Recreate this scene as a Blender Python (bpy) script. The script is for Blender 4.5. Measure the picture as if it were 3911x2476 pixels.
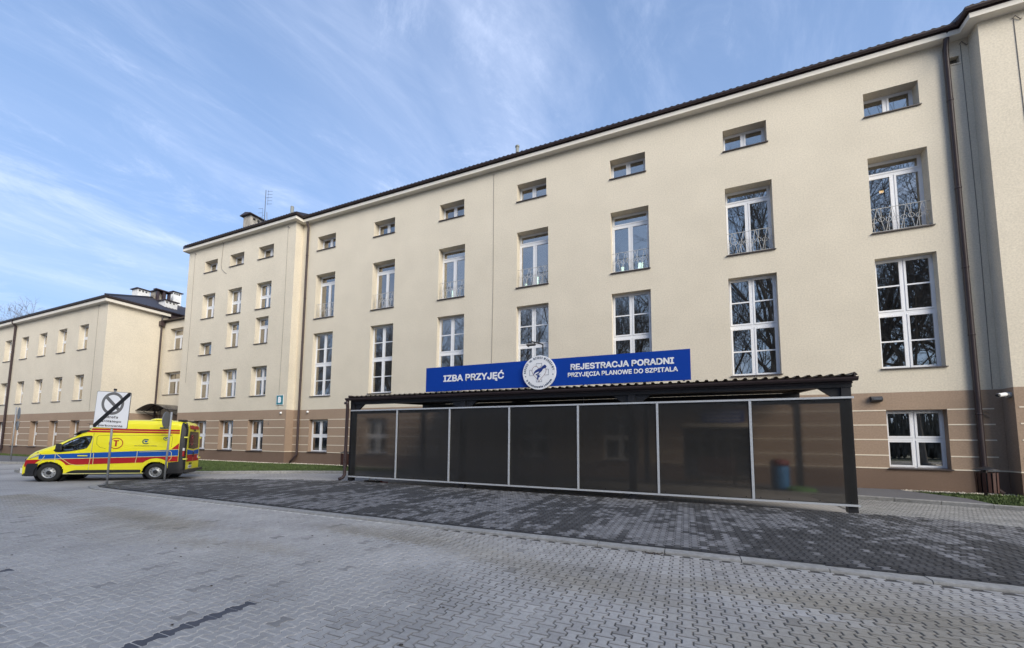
import bpy, math, random
import numpy as np
from mathutils import Vector, Matrix

random.seed(7)
rng = np.random.default_rng(11)
SC = bpy.context.scene
for _o in list(bpy.data.objects):
    bpy.data.objects.remove(_o)

# ------------------------------------------------------------------ camera
cam_d = bpy.data.cameras.new('camera')
cam = bpy.data.objects.new('camera', cam_d)
SC.collection.objects.link(cam)
SC.camera = cam
cam_d.sensor_fit = 'HORIZONTAL'
cam_d.sensor_width = 36.0
cam_d.lens = 1625.885 / 3911 * 36.0
cam_d.shift_x = (1955.5 - 1848.79) / 3911
cam_d.shift_y = (1548.57 - 1238.0) / 3911
cam_d.clip_start = 0.05
cam_d.clip_end = 2000
CAMP = Vector((21.1766, -23.6175, 1.79))


def cam_rot(yaw, pit, roll):
    cy, sy, cp, sp = math.cos(yaw), math.sin(yaw), math.cos(pit), math.sin(pit)
    F = np.array([sy * cp, cy * cp, sp]); r = np.array([cy, -sy, 0]); u = np.cross(r, F)
    cr, sr = math.cos(roll), math.sin(roll)
    return np.array([cr * r + sr * u, -sr * r + cr * u, F])


RM = cam_rot(-0.44053, 0.08949, 0.01328)
cam.matrix_world = Matrix(((RM[0][0], RM[1][0], -RM[2][0], CAMP[0]),
                           (RM[0][1], RM[1][1], -RM[2][1], CAMP[1]),
                           (RM[0][2], RM[1][2], -RM[2][2], CAMP[2]), (0, 0, 0, 1)))

# ------------------------------------------------------------------ sky, sun, exposure
SUN_EL, SUN_AZ = math.radians(28), math.radians(37)      # azimuth measured from +x towards -y
SUN_STRENGTH, SUN_ANGLE, SKY_STRENGTH = 1.85, 48.0, 0.095
world = bpy.data.worlds.new('World')
SC.world = world
world.use_nodes = True
wn, wl = world.node_tree.nodes, world.node_tree.links
wn.clear()
w_out = wn.new('ShaderNodeOutputWorld')
w_bg = wn.new('ShaderNodeBackground')
w_bg.inputs['Strength'].default_value = SKY_STRENGTH
sky = wn.new('ShaderNodeTexSky')
sky.sky_type = 'NISHITA'
sky.sun_disc = False
sky.sun_elevation = SUN_EL
sky.sun_rotation = math.radians(90) + SUN_AZ
sky.air_density = 1.0
sky.dust_density = 0.25
sky.ozone_density = 3.2
wc = wn.new('ShaderNodeTexCoord')
sep = wn.new('ShaderNodeSeparateXYZ')
wl.new(wc.outputs['Generated'], sep.inputs[0])


def wmath(op, a, b=None, clamp=False):
    n = wn.new('ShaderNodeMath'); n.operation = op; n.use_clamp = clamp
    for i, q in enumerate((a, b)):
        if q is None:
            continue
        if isinstance(q, (int, float)):
            n.inputs[i].default_value = q
        else:
            wl.new(q, n.inputs[i])
    return n.outputs[0]


zz = wmath('ADD', wmath('MAXIMUM', sep.outputs[2], 0.0), 0.16)
px_ = wmath('DIVIDE', sep.outputs[0], zz)
py_ = wmath('DIVIDE', sep.outputs[1], zz)
comb = wn.new('ShaderNodeCombineXYZ')
wl.new(wmath('SUBTRACT', wmath('MULTIPLY', px_, .97), wmath('MULTIPLY', py_, .24)), comb.inputs[0])
wl.new(wmath('ADD', wmath('MULTIPLY', px_, .24), wmath('MULTIPLY', py_, .97)), comb.inputs[1])


def cloud_layer(rot, scale, detail, rough, lo, hi, seed, dist=0.4):
    mp = wn.new('ShaderNodeMapping')
    mp.inputs['Rotation'].default_value = (0, 0, math.radians(rot))
    mp.inputs['Scale'].default_value = scale
    mp.inputs['Location'].default_value = (seed, seed * .37, seed * .11)
    wl.new(comb.outputs[0], mp.inputs[0])
    nz = wn.new('ShaderNodeTexNoise')
    nz.inputs['Scale'].default_value = 1.0
    nz.inputs['Detail'].default_value = detail
    nz.inputs['Roughness'].default_value = rough
    nz.inputs['Distortion'].default_value = dist
    wl.new(mp.outputs[0], nz.inputs['Vector'])
    mr = wn.new('ShaderNodeMapRange')
    mr.interpolation_type = 'SMOOTHSTEP'
    mr.inputs['From Min'].default_value = lo
    mr.inputs['From Max'].default_value = hi
    wl.new(nz.outputs['Fac'], mr.inputs['Value'])
    return mr.outputs[0]


c1 = cloud_layer(0, (1.5, 0.50, 1), 6, 0.55, 0.40, 0.80, 3.1, 0.9)
c2 = cloud_layer(0, (3.2, 1.1, 1), 8, 0.66, 0.44, 0.82, 8.7, 1.3)
c3 = cloud_layer(10, (3.0, 1.8, 1), 10, 0.72, 0.50, 0.76, 5.3, 0.5)
cs = wmath('ADD', wmath('MULTIPLY', c1, 0.50), wmath('ADD', wmath('MULTIPLY', c2, 0.34), wmath('MULTIPLY', c3, 0.55)), True)
veil = wmath('ADD', wmath('MULTIPLY', cs, 0.66), 0.03, True)
cm = wn.new('ShaderNodeMix'); cm.data_type = 'RGBA'
cm.inputs['B'].default_value = (3.5, 3.95, 5.1, 1)
wl.new(veil, cm.inputs['Factor'])
hz = wn.new('ShaderNodeMix'); hz.data_type = 'RGBA'
hz.inputs['B'].default_value = (1.26, 1.82, 2.98, 1)
wl.new(wmath('MULTIPLY', wmath('POWER', wmath('SUBTRACT', 1.0, wmath('MAXIMUM', sep.outputs[2], 0.0), True), 0.9), 0.93, True), hz.inputs['Factor'])
wl.new(sky.outputs[0], hz.inputs['A'])
wl.new(hz.outputs['Result'], cm.inputs['A'])
wl.new(cm.outputs['Result'], w_bg.inputs['Color'])
wl.new(w_bg.outputs[0], w_out.inputs[0])

sun_d = bpy.data.lights.new('sun', 'SUN')
sun_d.energy = SUN_STRENGTH
sun_d.angle = math.radians(SUN_ANGLE)
sun_d.color = (1.0, 0.915, 0.76)
sun = bpy.data.objects.new('sun', sun_d)
SC.collection.objects.link(sun)
sdir = Vector((math.cos(SUN_EL) * math.cos(SUN_AZ), -math.cos(SUN_EL) * math.sin(SUN_AZ), math.sin(SUN_EL)))
sun.rotation_euler = sdir.to_track_quat('Z', 'Y').to_euler()
sun.location = (60, -30, 60)

SC.view_settings.view_transform = 'Standard'
SC.view_settings.look = 'None'
SC.view_settings.gamma = 1
SC.view_settings.exposure = 1.53
SC.view_settings.use_curve_mapping = False
SC.render.engine = 'CYCLES'
SC.cycles.max_bounces = 8
SC.cycles.transparent_max_bounces = 12
SC.cycles.caustics_reflective = False
SC.cycles.caustics_refractive = False

# ------------------------------------------------------------------ materials
MATS = {}


def s2l(r, g, b):
    f = lambda c: (c / 255 / 12.92) if c / 255 <= .04045 else ((c / 255 + .055) / 1.055) ** 2.4
    return (f(r), f(g), f(b))


def mat(name, col, rough=0.6, metal=0.0, nscale=0, namt=0.0, bump=0.0, bscale=None, blot=0.0,
        stretch=None, spec=0.5, emis=None, coat=0.0, coords='Object'):
    if name in MATS:
        return MATS[name]
    m = bpy.data.materials.new(name)
    m.use_nodes = True
    n, l = m.node_tree.nodes, m.node_tree.links
    b = n['Principled BSDF']
    b.inputs['Base Color'].default_value = (*col, 1)
    b.inputs['Roughness'].default_value = rough
    b.inputs['Metallic'].default_value = metal
    b.inputs['Specular IOR Level'].default_value = spec
    b.inputs['Coat Weight'].default_value = coat
    if emis:
        b.inputs['Emission Color'].default_value = (*emis[:3], 1)
        b.inputs['Emission Strength'].default_value = emis[3]
    geo = n.new('ShaderNodeNewGeometry')
    vec = geo.outputs['Position']
    if stretch:
        mp = n.new('ShaderNodeMapping'); mp.inputs['Scale'].default_value = stretch
        l.new(vec, mp.inputs[0]); vec = mp.outputs[0]
    if namt or blot:
        mixf = None
        nz = n.new('ShaderNodeTexNoise')
        nz.inputs['Scale'].default_value = nscale or 5
        nz.inputs['Detail'].default_value = 4
        nz.inputs['Roughness'].default_value = .65
        l.new(vec, nz.inputs['Vector'])
        mr = n.new('ShaderNodeMapRange')
        mr.inputs['From Min'].default_value = .3; mr.inputs['From Max'].default_value = .7
        mr.inputs['To Min'].default_value = 1 - namt; mr.inputs['To Max'].default_value = 1 + namt
        l.new(nz.outputs['Fac'], mr.inputs['Value'])
        fac = mr.outputs[0]
        if blot:
            nb = n.new('ShaderNodeTexNoise'); nb.inputs['Scale'].default_value = 0.55
            nb.inputs['Detail'].default_value = 5
            l.new(vec, nb.inputs['Vector'])
            mb_ = n.new('ShaderNodeMapRange')
            mb_.inputs['From Min'].default_value = .3; mb_.inputs['From Max'].default_value = .7
            mb_.inputs['To Min'].default_value = 1 - blot; mb_.inputs['To Max'].default_value = 1 + blot
            l.new(nb.outputs['Fac'], mb_.inputs['Value'])
            mu = n.new('ShaderNodeMath'); mu.operation = 'MULTIPLY'
            l.new(fac, mu.inputs[0]); l.new(mb_.outputs[0], mu.inputs[1]); fac = mu.outputs[0]
        vm = n.new('ShaderNodeVectorMath'); vm.operation = 'SCALE'
        vm.inputs[0].default_value = col
        l.new(fac, vm.inputs['Scale'])
        l.new(vm.outputs[0], b.inputs['Base Color'])
    if bump:
        nb2 = n.new('ShaderNodeTexNoise'); nb2.inputs['Scale'].default_value = bscale or 60
        nb2.inputs['Detail'].default_value = 3
        l.new(vec, nb2.inputs['Vector'])
        bp = n.new('ShaderNodeBump'); bp.inputs['Strength'].default_value = bump
        bp.inputs['Distance'].default_value = 0.01
        l.new(nb2.outputs['Fac'], bp.inputs['Height'])
        l.new(bp.outputs[0], b.inputs['Normal'])
    MATS[name] = m
    return m


CREAM = mat('cream_plaster', (0.660, 0.598, 0.490), 0.95, nscale=16, namt=.12, bump=.5, bscale=45, blot=.04, spec=.1)
BROWN = mat('brown_plaster', (0.345, 0.255, 0.190), 0.95, nscale=16, namt=.13, bump=.5, bscale=45, blot=.04, spec=.1)
DARKBROWN = mat('dark_brown_plinth', (0.185, 0.130, 0.100), 0.92, nscale=22, namt=.10, bump=.5, bscale=45, blot=.06, spec=.1)
BAND = mat('cream_band', (0.74, 0.66, 0.54), 0.9, nscale=8, namt=.04)
SOFFIT = mat('cornice_plaster', (0.72, 0.68, 0.61), 0.9, nscale=6, namt=.03)
GUTTER = mat('gutter_metal', (0.050, 0.034, 0.036), 0.38, nscale=3, namt=.15)
ROOF = mat('roof_tile_metal', (0.035, 0.033, 0.042), 0.5, nscale=2, namt=.2)
PVC = mat('white_pvc', (0.80, 0.81, 0.84), 0.35)
SILL = mat('sill_metal', (0.055, 0.042, 0.042), 0.45)
RAILM = mat('painted_iron', (0.52, 0.51, 0.49), 0.6, nscale=30, namt=.15)
INNER = mat('interior_plaster', (0.38, 0.37, 0.35), 0.9, nscale=2, namt=.1)
CURT = mat('curtain_cloth', (0.30, 0.29, 0.265), 0.9, nscale=9, namt=.18, stretch=(6, 6, .3))
CABLE = mat('conductor_wire', (0.20, 0.18, 0.16), 0.6)
BLACKM = mat('black_painted_steel', (0.018, 0.018, 0.022), 0.45, nscale=4, namt=.2)
BROWNM = mat('dark_brown_steel', (0.035, 0.024, 0.026), 0.45, nscale=4, namt=.2)
ALU = mat('aluminium_profile', (0.62, 0.64, 0.67), 0.4, metal=.35)
GALV = mat('galvanised_steel', (0.36, 0.37, 0.38), 0.5, metal=.3, nscale=14, namt=.12)
BLUE = mat('blue_sign_vinyl', (0.005, 0.052, 0.36), 0.5, spec=.18)
NAVY = mat('navy_print', (0.018, 0.045, 0.22), 0.5)
WHITE = mat('white_sign_vinyl', (0.90, 0.91, 0.94), 0.5)
REDLINE = mat('maroon_print', (0.22, 0.06, 0.08), 0.5)
GREYPR = mat('grey_print', (0.17, 0.17, 0.17), 0.5)
BLACKP = mat('black_print', (0.015, 0.015, 0.017), 0.45)
TEAL = mat('teal_sign', (0.012, 0.20, 0.26), 0.4)
KERBM = mat('kerb_concrete', (0.29, 0.285, 0.275), 0.9, nscale=10, namt=.22, bump=.5, bscale=60, blot=.12)
ASPH = mat('sidewalk_slab', (0.115, 0.115, 0.125), 0.9, nscale=10, namt=.14, bump=.4, bscale=70, blot=.1)
SOIL = mat('lawn_soil', (0.06, 0.07, 0.025), 1.0, nscale=6, namt=.3)
GRASS = mat('grass_blade', (0.080, 0.118, 0.034), 0.8, nscale=2.2, namt=.35)
PEBBLE = mat('pebble_stone', (0.52, 0.47, 0.39), 0.8, nscale=11, namt=.35)
WHITEW = mat('chimney_whitewash', (0.72, 0.72, 0.72), 0.9, nscale=3, namt=.12, blot=.1)
OLDW = mat('old_chimney_plaster', (0.36, 0.33, 0.29), 0.95, nscale=2.4, namt=.32, bump=.6, bscale=20)
ZINC = mat('weathered_zinc', (0.25, 0.26, 0.24), 0.6, metal=.3)
BARK = mat('tree_bark', (0.19, 0.17, 0.15), 0.95, nscale=3, namt=.25)
BARKD = mat('far_tree_bark', (0.16, 0.145, 0.14), 0.95)
CAMW = mat('camera_white', (0.75, 0.75, 0.75), 0.4)
GLASSDK = mat('dark_lamp_glass', (0.12, 0.13, 0.15), 0.15)
WOODRED = mat('bin_slat_wood', (0.060, 0.022, 0.016), 0.6, nscale=20, namt=.3, stretch=(8, 8, .5))
BARREL = mat('blue_plastic', (0.02, 0.15, 0.36), 0.6)
REDP = mat('red_plastic', (0.17, 0.025, 0.025), 0.6)
GREENMAT = mat('green_mat', (0.10, 0.22, 0.07), 0.9)
RUBBER = mat('black_rubber', (0.016, 0.016, 0.017), 0.8)
LITTUBE = mat('lit_fluorescent_tube', (0.8, 1, 0.85), 0.5, emis=(0.75, 1.0, 0.84, 1.7))
LITBULB = mat('lit_ceiling_bulb', (1, .8, .5), 0.5, emis=(1.0, 0.62, 0.28, 1.5))


def glass_mat(name, tint, fmin=0.06, refl=(1.0, 0.955, 0.90), rough=0.0):
    m = bpy.data.materials.new(name); m.use_nodes = True
    n, l = m.node_tree.nodes, m.node_tree.links
    n.clear()
    out = n.new('ShaderNodeOutputMaterial')
    tr = n.new('ShaderNodeBsdfTransparent'); tr.inputs[0].default_value = (*tint, 1)
    gl = n.new('ShaderNodeBsdfGlossy'); gl.inputs['Roughness'].default_value = rough
    gl.inputs['Color'].default_value = (*refl, 1)
    fr = n.new('ShaderNodeFresnel'); fr.inputs['IOR'].default_value = 1.52
    ma = n.new('ShaderNodeMath'); ma.operation = 'MULTIPLY_ADD'; ma.use_clamp = True
    ma.inputs[1].default_value = 2.2; ma.inputs[2].default_value = fmin
    l.new(fr.outputs[0], ma.inputs[0])
    mx = n.new('ShaderNodeMixShader')
    l.new(ma.outputs[0], mx.inputs[0]); l.new(tr.outputs[0], mx.inputs[1]); l.new(gl.outputs[0], mx.inputs[2])
    l.new(mx.outputs[0], out.inputs[0])
    MATS[name] = m
    return m


GLASS = glass_mat('window_glass', (0.62, 0.64, 0.62), 0.21)
CARGLASS = glass_mat('car_glass', (0.45, 0.5, 0.47), 0.04)


def smoked_mat():
    m = bpy.data.materials.new('smoked_polycarbonate'); m.use_nodes = True
    n, l = m.node_tree.nodes, m.node_tree.links
    n.clear()
    out = n.new('ShaderNodeOutputMaterial')
    tr = n.new('ShaderNodeBsdfTransparent'); tr.inputs[0].default_value = (0.24, 0.225, 0.21, 1)
    rf = n.new('ShaderNodeBsdfRefraction'); rf.inputs['Color'].default_value = (0.30, 0.28, 0.262, 1)
    rf.inputs['IOR'].default_value = 1.03; rf.inputs['Roughness'].default_value = 0.62
    m1 = n.new('ShaderNodeMixShader'); m1.inputs[0].default_value = 0.72
    l.new(tr.outputs[0], m1.inputs[1]); l.new(rf.outputs[0], m1.inputs[2])
    df = n.new('ShaderNodeBsdfDiffuse'); df.inputs['Color'].default_value = (0.12, 0.118, 0.116, 1)
    m3 = n.new('ShaderNodeMixShader'); m3.inputs[0].default_value = 0.20
    l.new(m1.outputs[0], m3.inputs[1]); l.new(df.outputs[0], m3.inputs[2])
    gl = n.new('ShaderNodeBsdfGlossy'); gl.inputs['Roughness'].default_value = 0.16
    fr = n.new('ShaderNodeFresnel'); fr.inputs['IOR'].default_value = 1.46
    m2 = n.new('ShaderNodeMixShader')
    l.new(fr.outputs[0], m2.inputs[0]); l.new(m3.outputs[0], m2.inputs[1]); l.new(gl.outputs[0], m2.inputs[2])
    l.new(m2.outputs[0], out.inputs[0])
    MATS['smoked_polycarbonate'] = m
    return m


SMOKED = smoked_mat()


# ------------------------------------------------------------------ mesh builder
BASE = {}


class MB:
    def __init__(self):
        self.v, self.f, self.m = [], [], []

    def add(self, vs, fs, mi=0):
        k = len(self.v)
        self.v += [tuple(map(float, p)) for p in vs]
        self.f += [tuple(k + i for i in f) for f in fs]
        self.m += [mi] * len(fs)
        return self

    def box(self, x0, x1, y0, y1, z0, z1, mi=0):
        if x0 > x1: x0, x1 = x1, x0
        if y0 > y1: y0, y1 = y1, y0
        if z0 > z1: z0, z1 = z1, z0
        vs = [(x0, y0, z0), (x1, y0, z0), (x1, y1, z0), (x0, y1, z0), (x0, y0, z1), (x1, y0, z1), (x1, y1, z1), (x0, y1, z1)]
        return self.add(vs, [(0, 3, 2, 1), (4, 5, 6, 7), (0, 1, 5, 4), (1, 2, 6, 5), (2, 3, 7, 6), (3, 0, 4, 7)], mi)

    def quad(self, a, b, c, d, mi=0):
        return self.add([a, b, c, d], [(0, 1, 2, 3)], mi)

    def tube(self, pts, r, n=8, mi=0, caps=True):
        pts = [Vector(p) for p in pts]
        rs = r if isinstance(r, (list, tuple)) else [r] * len(pts)
        k0 = len(self.v)
        prev = None
        for i, p in enumerate(pts):
            if i == 0: d = pts[1] - p
            elif i == len(pts) - 1: d = p - pts[-2]
            else: d = (pts[i + 1] - p).normalized() + (p - pts[i - 1]).normalized()
            d = d.normalized() if d.length > 1e-9 else Vector((0, 0, 1))
            if prev is None:
                a = d.orthogonal().normalized()
            else:
                a = (prev - d * prev.dot(d))
                a = a.normalized() if a.length > 1e-6 else d.orthogonal().normalized()
            prev = a
            b = d.cross(a)
            for j in range(n):
                t = 2 * math.pi * j / n
                q = p + (a * math.cos(t) + b * math.sin(t)) * rs[i]
                self.v.append((q.x, q.y, q.z))
        for i in range(len(pts) - 1):
            for j in range(n):
                a0 = k0 + i * n + j; a1 = k0 + i * n + (j + 1) % n
                self.f.append((a0, a1, a1 + n, a0 + n)); self.m.append(mi)
        if caps:
            self.f.append(tuple(k0 + j for j in reversed(range(n)))); self.m.append(mi)
            e = k0 + (len(pts) - 1) * n
            self.f.append(tuple(e + j for j in range(n))); self.m.append(mi)
        return self

    def lathe(self, prof, c=(0, 0, 0), n=24, axis='z', mi=0):
        k = len(self.v)
        for (r, h) in prof:
            for j in range(n):
                t = 2 * math.pi * j / n
                a, b = r * math.cos(t), r * math.sin(t)
                p = {'z': (a, b, h), 'y': (a, h, b), 'x': (h, a, b)}[axis]
                self.v.append((c[0] + p[0], c[1] + p[1], c[2] + p[2]))
        for i in range(len(prof) - 1):
            for j in range(n):
                a0 = k + i * n + j; a1 = k + i * n + (j + 1) % n
                self.f.append((a0, a1, a1 + n, a0 + n)); self.m.append(mi)
        return self

    def prism(self, poly, fn, t0, t1, mi=0):
        """poly: 2d points; fn(a,b,t) -> 3d point; extrude between t0 and t1"""
        n = len(poly)
        vs = [fn(a, b, t0) for a, b in poly] + [fn(a, b, t1) for a, b in poly]
        fs = [tuple(range(n)), tuple(reversed(range(n, 2 * n)))]
        fs += [(i, (i + 1) % n + 0, (i + 1) % n + n, i + n) for i in range(n)]
        return self.add(vs, fs, mi)

    def build(self, name, mats, parent=None, origin=None, smooth=False, label=None, cat=None, group=None, kind=None, mesh=None):
        mats = mats if isinstance(mats, (list, tuple)) else [mats]
        arr = np.array(self.v, dtype=float)
        if origin is None:
            origin = ((arr[:, 0].min() + arr[:, 0].max()) / 2, (arr[:, 1].min() + arr[:, 1].max()) / 2, arr[:, 2].min())
        origin = Vector(origin)
        me = bpy.data.meshes.new(name)
        me.from_pydata([tuple(p) for p in (arr - np.array(origin))], [], self.f)
        for q in mats:
            me.materials.append(q)
        if len(mats) > 1:
            me.polygons.foreach_set('material_index', self.m)
        if smooth:
            me.polygons.foreach_set('use_smooth', [True] * len(me.polygons))
        me.update()
        o = bpy.data.objects.new(name, me)
        SC.collection.objects.link(o)
        BASE[o] = origin
        if parent is not None:
            o.parent = parent
            o.location = origin - BASE[parent]
        else:
            o.location = origin
        tag(o, label, cat, group, kind)
        return o


def tag(o, label=None, cat=None, group=None, kind=None):
    if label: o['label'] = label
    if cat: o['category'] = cat
    if group: o['group'] = group
    if kind: o['kind'] = kind
    return o


def thing(name, label, cat, loc, rotz=0, group=None, local=False):
    o = bpy.data.objects.new(name, None)
    o.empty_display_size = .3
    SC.collection.objects.link(o)
    o.location = loc
    o.rotation_euler = (0, 0, rotz)
    BASE[o] = Vector((0, 0, 0)) if local else Vector(loc)
    return tag(o, label, cat, group)


FONT = None
try:
    import os
    FONT = bpy.data.fonts.load(os.path.join(bpy.utils.system_resource('DATAFILES', path='fonts'), 'Inter.woff2'))
except Exception:
    FONT = None


def text_mb(body, size, bold=0.0, res=3, align='CENTER', spacing=1.0):
    vs, fs = text_raw(body, size, 0.0 if FONT else bold, res, align, spacing)
    if not FONT or bold <= 0:
        return vs, fs
    V, F = [], []
    for k in range(9):
        a = 2 * math.pi * k / 8; r = bold * size * 1.45 * (k < 8)
        b0 = len(V)
        V += [(x + r * math.cos(a), y + r * math.sin(a), k * .0004) for x, y, z in vs]
        F += [tuple(i + b0 for i in f) for f in fs]
    return V, F


def text_raw(body, size, bold=0.0, res=3, align='CENTER', spacing=1.0):
    """returns (verts, faces) of flat lettering in xy"""
    c = bpy.data.curves.new('lettering_curve', 'FONT')
    if FONT: c.font = FONT
    c.body = body; c.size = size; c.align_x = align; c.align_y = 'CENTER'
    c.offset = bold; c.resolution_u = res; c.space_character = spacing
    o = bpy.data.objects.new('lettering_tmp', c)
    SC.collection.objects.link(o)
    dg = bpy.context.evaluated_depsgraph_get()
    me = bpy.data.meshes.new_from_object(o.evaluated_get(dg))
    vs = [tuple(v.co) for v in me.vertices]
    fs = [tuple(p.vertices) for p in me.polygons]
    bpy.data.objects.remove(o); bpy.data.curves.remove(c); bpy.data.meshes.remove(me)
    return vs, fs


def lettering(body, x0, x1, z0, z1, fn, bold=0.012, keep=True):
    """fit text into a rectangle in (a,b) space and map with fn(a,b)"""
    vs, fs = text_mb(body, 1.0, bold)
    a = np.array(vs)
    mn, mx = a.min(0), a.max(0)
    sx = (x1 - x0) / (mx[0] - mn[0]); sz = (z1 - z0) / (mx[1] - mn[1])
    mb = MB()
    mb.add([tuple(Vector(fn(x0 + (p[0] - mn[0]) * sx, z0 + (p[1] - mn[1]) * sz)) - Vector((0, p[2], 0))) for p in vs], fs)
    return mb


# ------------------------------------------------------------------ value noise for piece tones
_perm = rng.random((512, 512))


def vnoise(x, y):
    x = np.asarray(x, float); y = np.asarray(y, float)
    xi = np.floor(x).astype(int); yi = np.floor(y).astype(int)
    fx = x - xi; fy = y - yi
    fx = fx * fx * (3 - 2 * fx); fy = fy * fy * (3 - 2 * fy)
    g = lambda a, b: _perm[a % 512, b % 512]
    return (g(xi, yi) * (1 - fx) + g(xi + 1, yi) * fx) * (1 - fy) + (g(xi, yi + 1) * (1 - fx) + g(xi + 1, yi + 1) * fx) * fy


def fbm(x, y, o=4):
    s = 0; a = .5; t = 0
    for i in range(o):
        s = s + a * vnoise(x * 2 ** i + 17 * i, y * 2 ** i + 31 * i); t += a; a *= .55
    return s / t

# ================================================================== GROUND
def flat_poly(name, pts, z, m, kind='structure', parent=None):
    mb = MB(); mb.add([(x, y, z) for x, y in pts], [tuple(range(len(pts)))])
    return mb.build(name, m, parent, kind=kind, origin=(pts[0][0], pts[0][1], z))


def far_paver_mat(name, c1, c2, rot, cmort, msize=0.008):
    m = bpy.data.materials.new(name); m.use_nodes = True
    n, l = m.node_tree.nodes, m.node_tree.links
    b = n['Principled BSDF']; b.inputs['Roughness'].default_value = .85
    b.inputs['Specular IOR Level'].default_value = .3
    geo = n.new('ShaderNodeNewGeometry')
    mp = n.new('ShaderNodeMapping'); mp.inputs['Rotation'].default_value = (0, 0, rot)
    l.new(geo.outputs['Position'], mp.inputs[0])
    br = n.new('ShaderNodeTexBrick')
    br.inputs['Scale'].default_value = 1.0
    br.inputs['Brick Width'].default_value = .225
    br.inputs['Row Height'].default_value = .141
    br.inputs['Mortar Size'].default_value = msize
    br.inputs['Bias'].default_value = 0.0
    br.inputs['Color1'].default_value = (*c1, 1)
    br.inputs['Color2'].default_value = (*c2, 1)
    br.inputs['Mortar'].default_value = (*cmort, 1)
    l.new(mp.outputs[0], br.inputs['Vector'])
    nz = n.new('ShaderNodeTexNoise'); nz.inputs['Scale'].default_value = .35; nz.inputs['Detail'].default_value = 6
    mp2 = n.new('ShaderNodeMapping'); mp2.inputs['Scale'].default_value = (1, .6, 1)
    l.new(geo.outputs['Position'], mp2.inputs[0]); l.new(mp2.outputs[0], nz.inputs['Vector'])
    mr = n.new('ShaderNodeMapRange'); mr.inputs['From Min'].default_value = .3; mr.inputs['From Max'].default_value = .7
    mr.inputs['To Min'].default_value = .72; mr.inputs['To Max'].default_value = 1.18
    l.new(nz.outputs['Fac'], mr.inputs['Value'])
    vm = n.new('ShaderNodeVectorMath'); vm.operation = 'SCALE'
    l.new(br.outputs['Color'], vm.inputs[0]); l.new(mr.outputs[0], vm.inputs['Scale'])
    l.new(vm.outputs[0], b.inputs['Base Color'])
    MATS[name] = m
    return m


FAR_ROAD = far_paver_mat('far_grey_pavers', (.345, .332, .322), (.385, .37, .358), math.radians(90), (.24, .24, .245))
GROUND = mat('far_ground', (.10, .105, .07), 1.0, nscale=.3, namt=.3)
flat_poly('ground', [(-900, -900), (900, -900), (900, 900), (-900, 900)], -0.05, GROUND)
road = flat_poly('road', [(-90, -60), (70, -60), (70, 4), (-90, 4)], -0.020, FAR_ROAD)


def joint_mat(name, light, dark, lo, hi):
    m = bpy.data.materials.new(name); m.use_nodes = True
    n, l = m.node_tree.nodes, m.node_tree.links
    b = n['Principled BSDF']; b.inputs['Roughness'].default_value = 1; b.inputs['Specular IOR Level'].default_value = 0
    geo = n.new('ShaderNodeNewGeometry')
    nz = n.new('ShaderNodeTexNoise'); nz.inputs['Scale'].default_value = .55; nz.inputs['Detail'].default_value = 5
    l.new(geo.outputs['Position'], nz.inputs['Vector'])
    mr = n.new('ShaderNodeMapRange'); mr.inputs['From Min'].default_value = lo; mr.inputs['From Max'].default_value = hi
    l.new(nz.outputs['Fac'], mr.inputs['Value'])
    mx = n.new('ShaderNodeMix'); mx.data_type = 'RGBA'
    mx.inputs['A'].default_value = (*dark, 1); mx.inputs['B'].default_value = (*light, 1)
    l.new(mr.outputs[0], mx.inputs['Factor']); l.new(mx.outputs['Result'], b.inputs['Base Color'])
    MATS[name] = m
    return m


SAND = joint_mat('joint_sand', (.50, .48, .44), (.055, .052, .048), .46, .62)
SANDL = joint_mat('joint_sand_pale', (.56, .54, .50), (.105, .10, .095), .0, 1.0)
_n, _l = SANDL.node_tree.nodes, SANDL.node_tree.links
_mr = [q for q in _n if q.type == 'MAP_RANGE'][0]; _nz = [q for q in _n if q.type == 'TEX_NOISE'][0]; _ge = [q for q in _n if q.type == 'NEW_GEOMETRY'][0]
_sp = _n.new('ShaderNodeSeparateXYZ'); _l.new(_ge.outputs['Position'], _sp.inputs[0])


def _mm(op, a, b):
    q = _n.new('ShaderNodeMath'); q.operation = op
    for i, v in enumerate((a, b)):
        if isinstance(v, (int, float)): q.inputs[i].default_value = v
        else: _l.new(v, q.inputs[i])
    return q.outputs[0]


_f = _mm('ADD', _mm('MULTIPLY', _mm('SUBTRACT', 20.3, _sp.outputs[0]), .45), _mm('MULTIPLY', _mm('SUBTRACT', -19.9, _sp.outputs[1]), .40))
_f = _mm('ADD', _f, _mm('MULTIPLY', _mm('SUBTRACT', _nz.outputs['Fac'], .5), 6.0))
_l.new(_f, _mr.inputs['Value'])
DJOINT = mat('dark_joint', (.030, .030, .030), 1.0)


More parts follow.
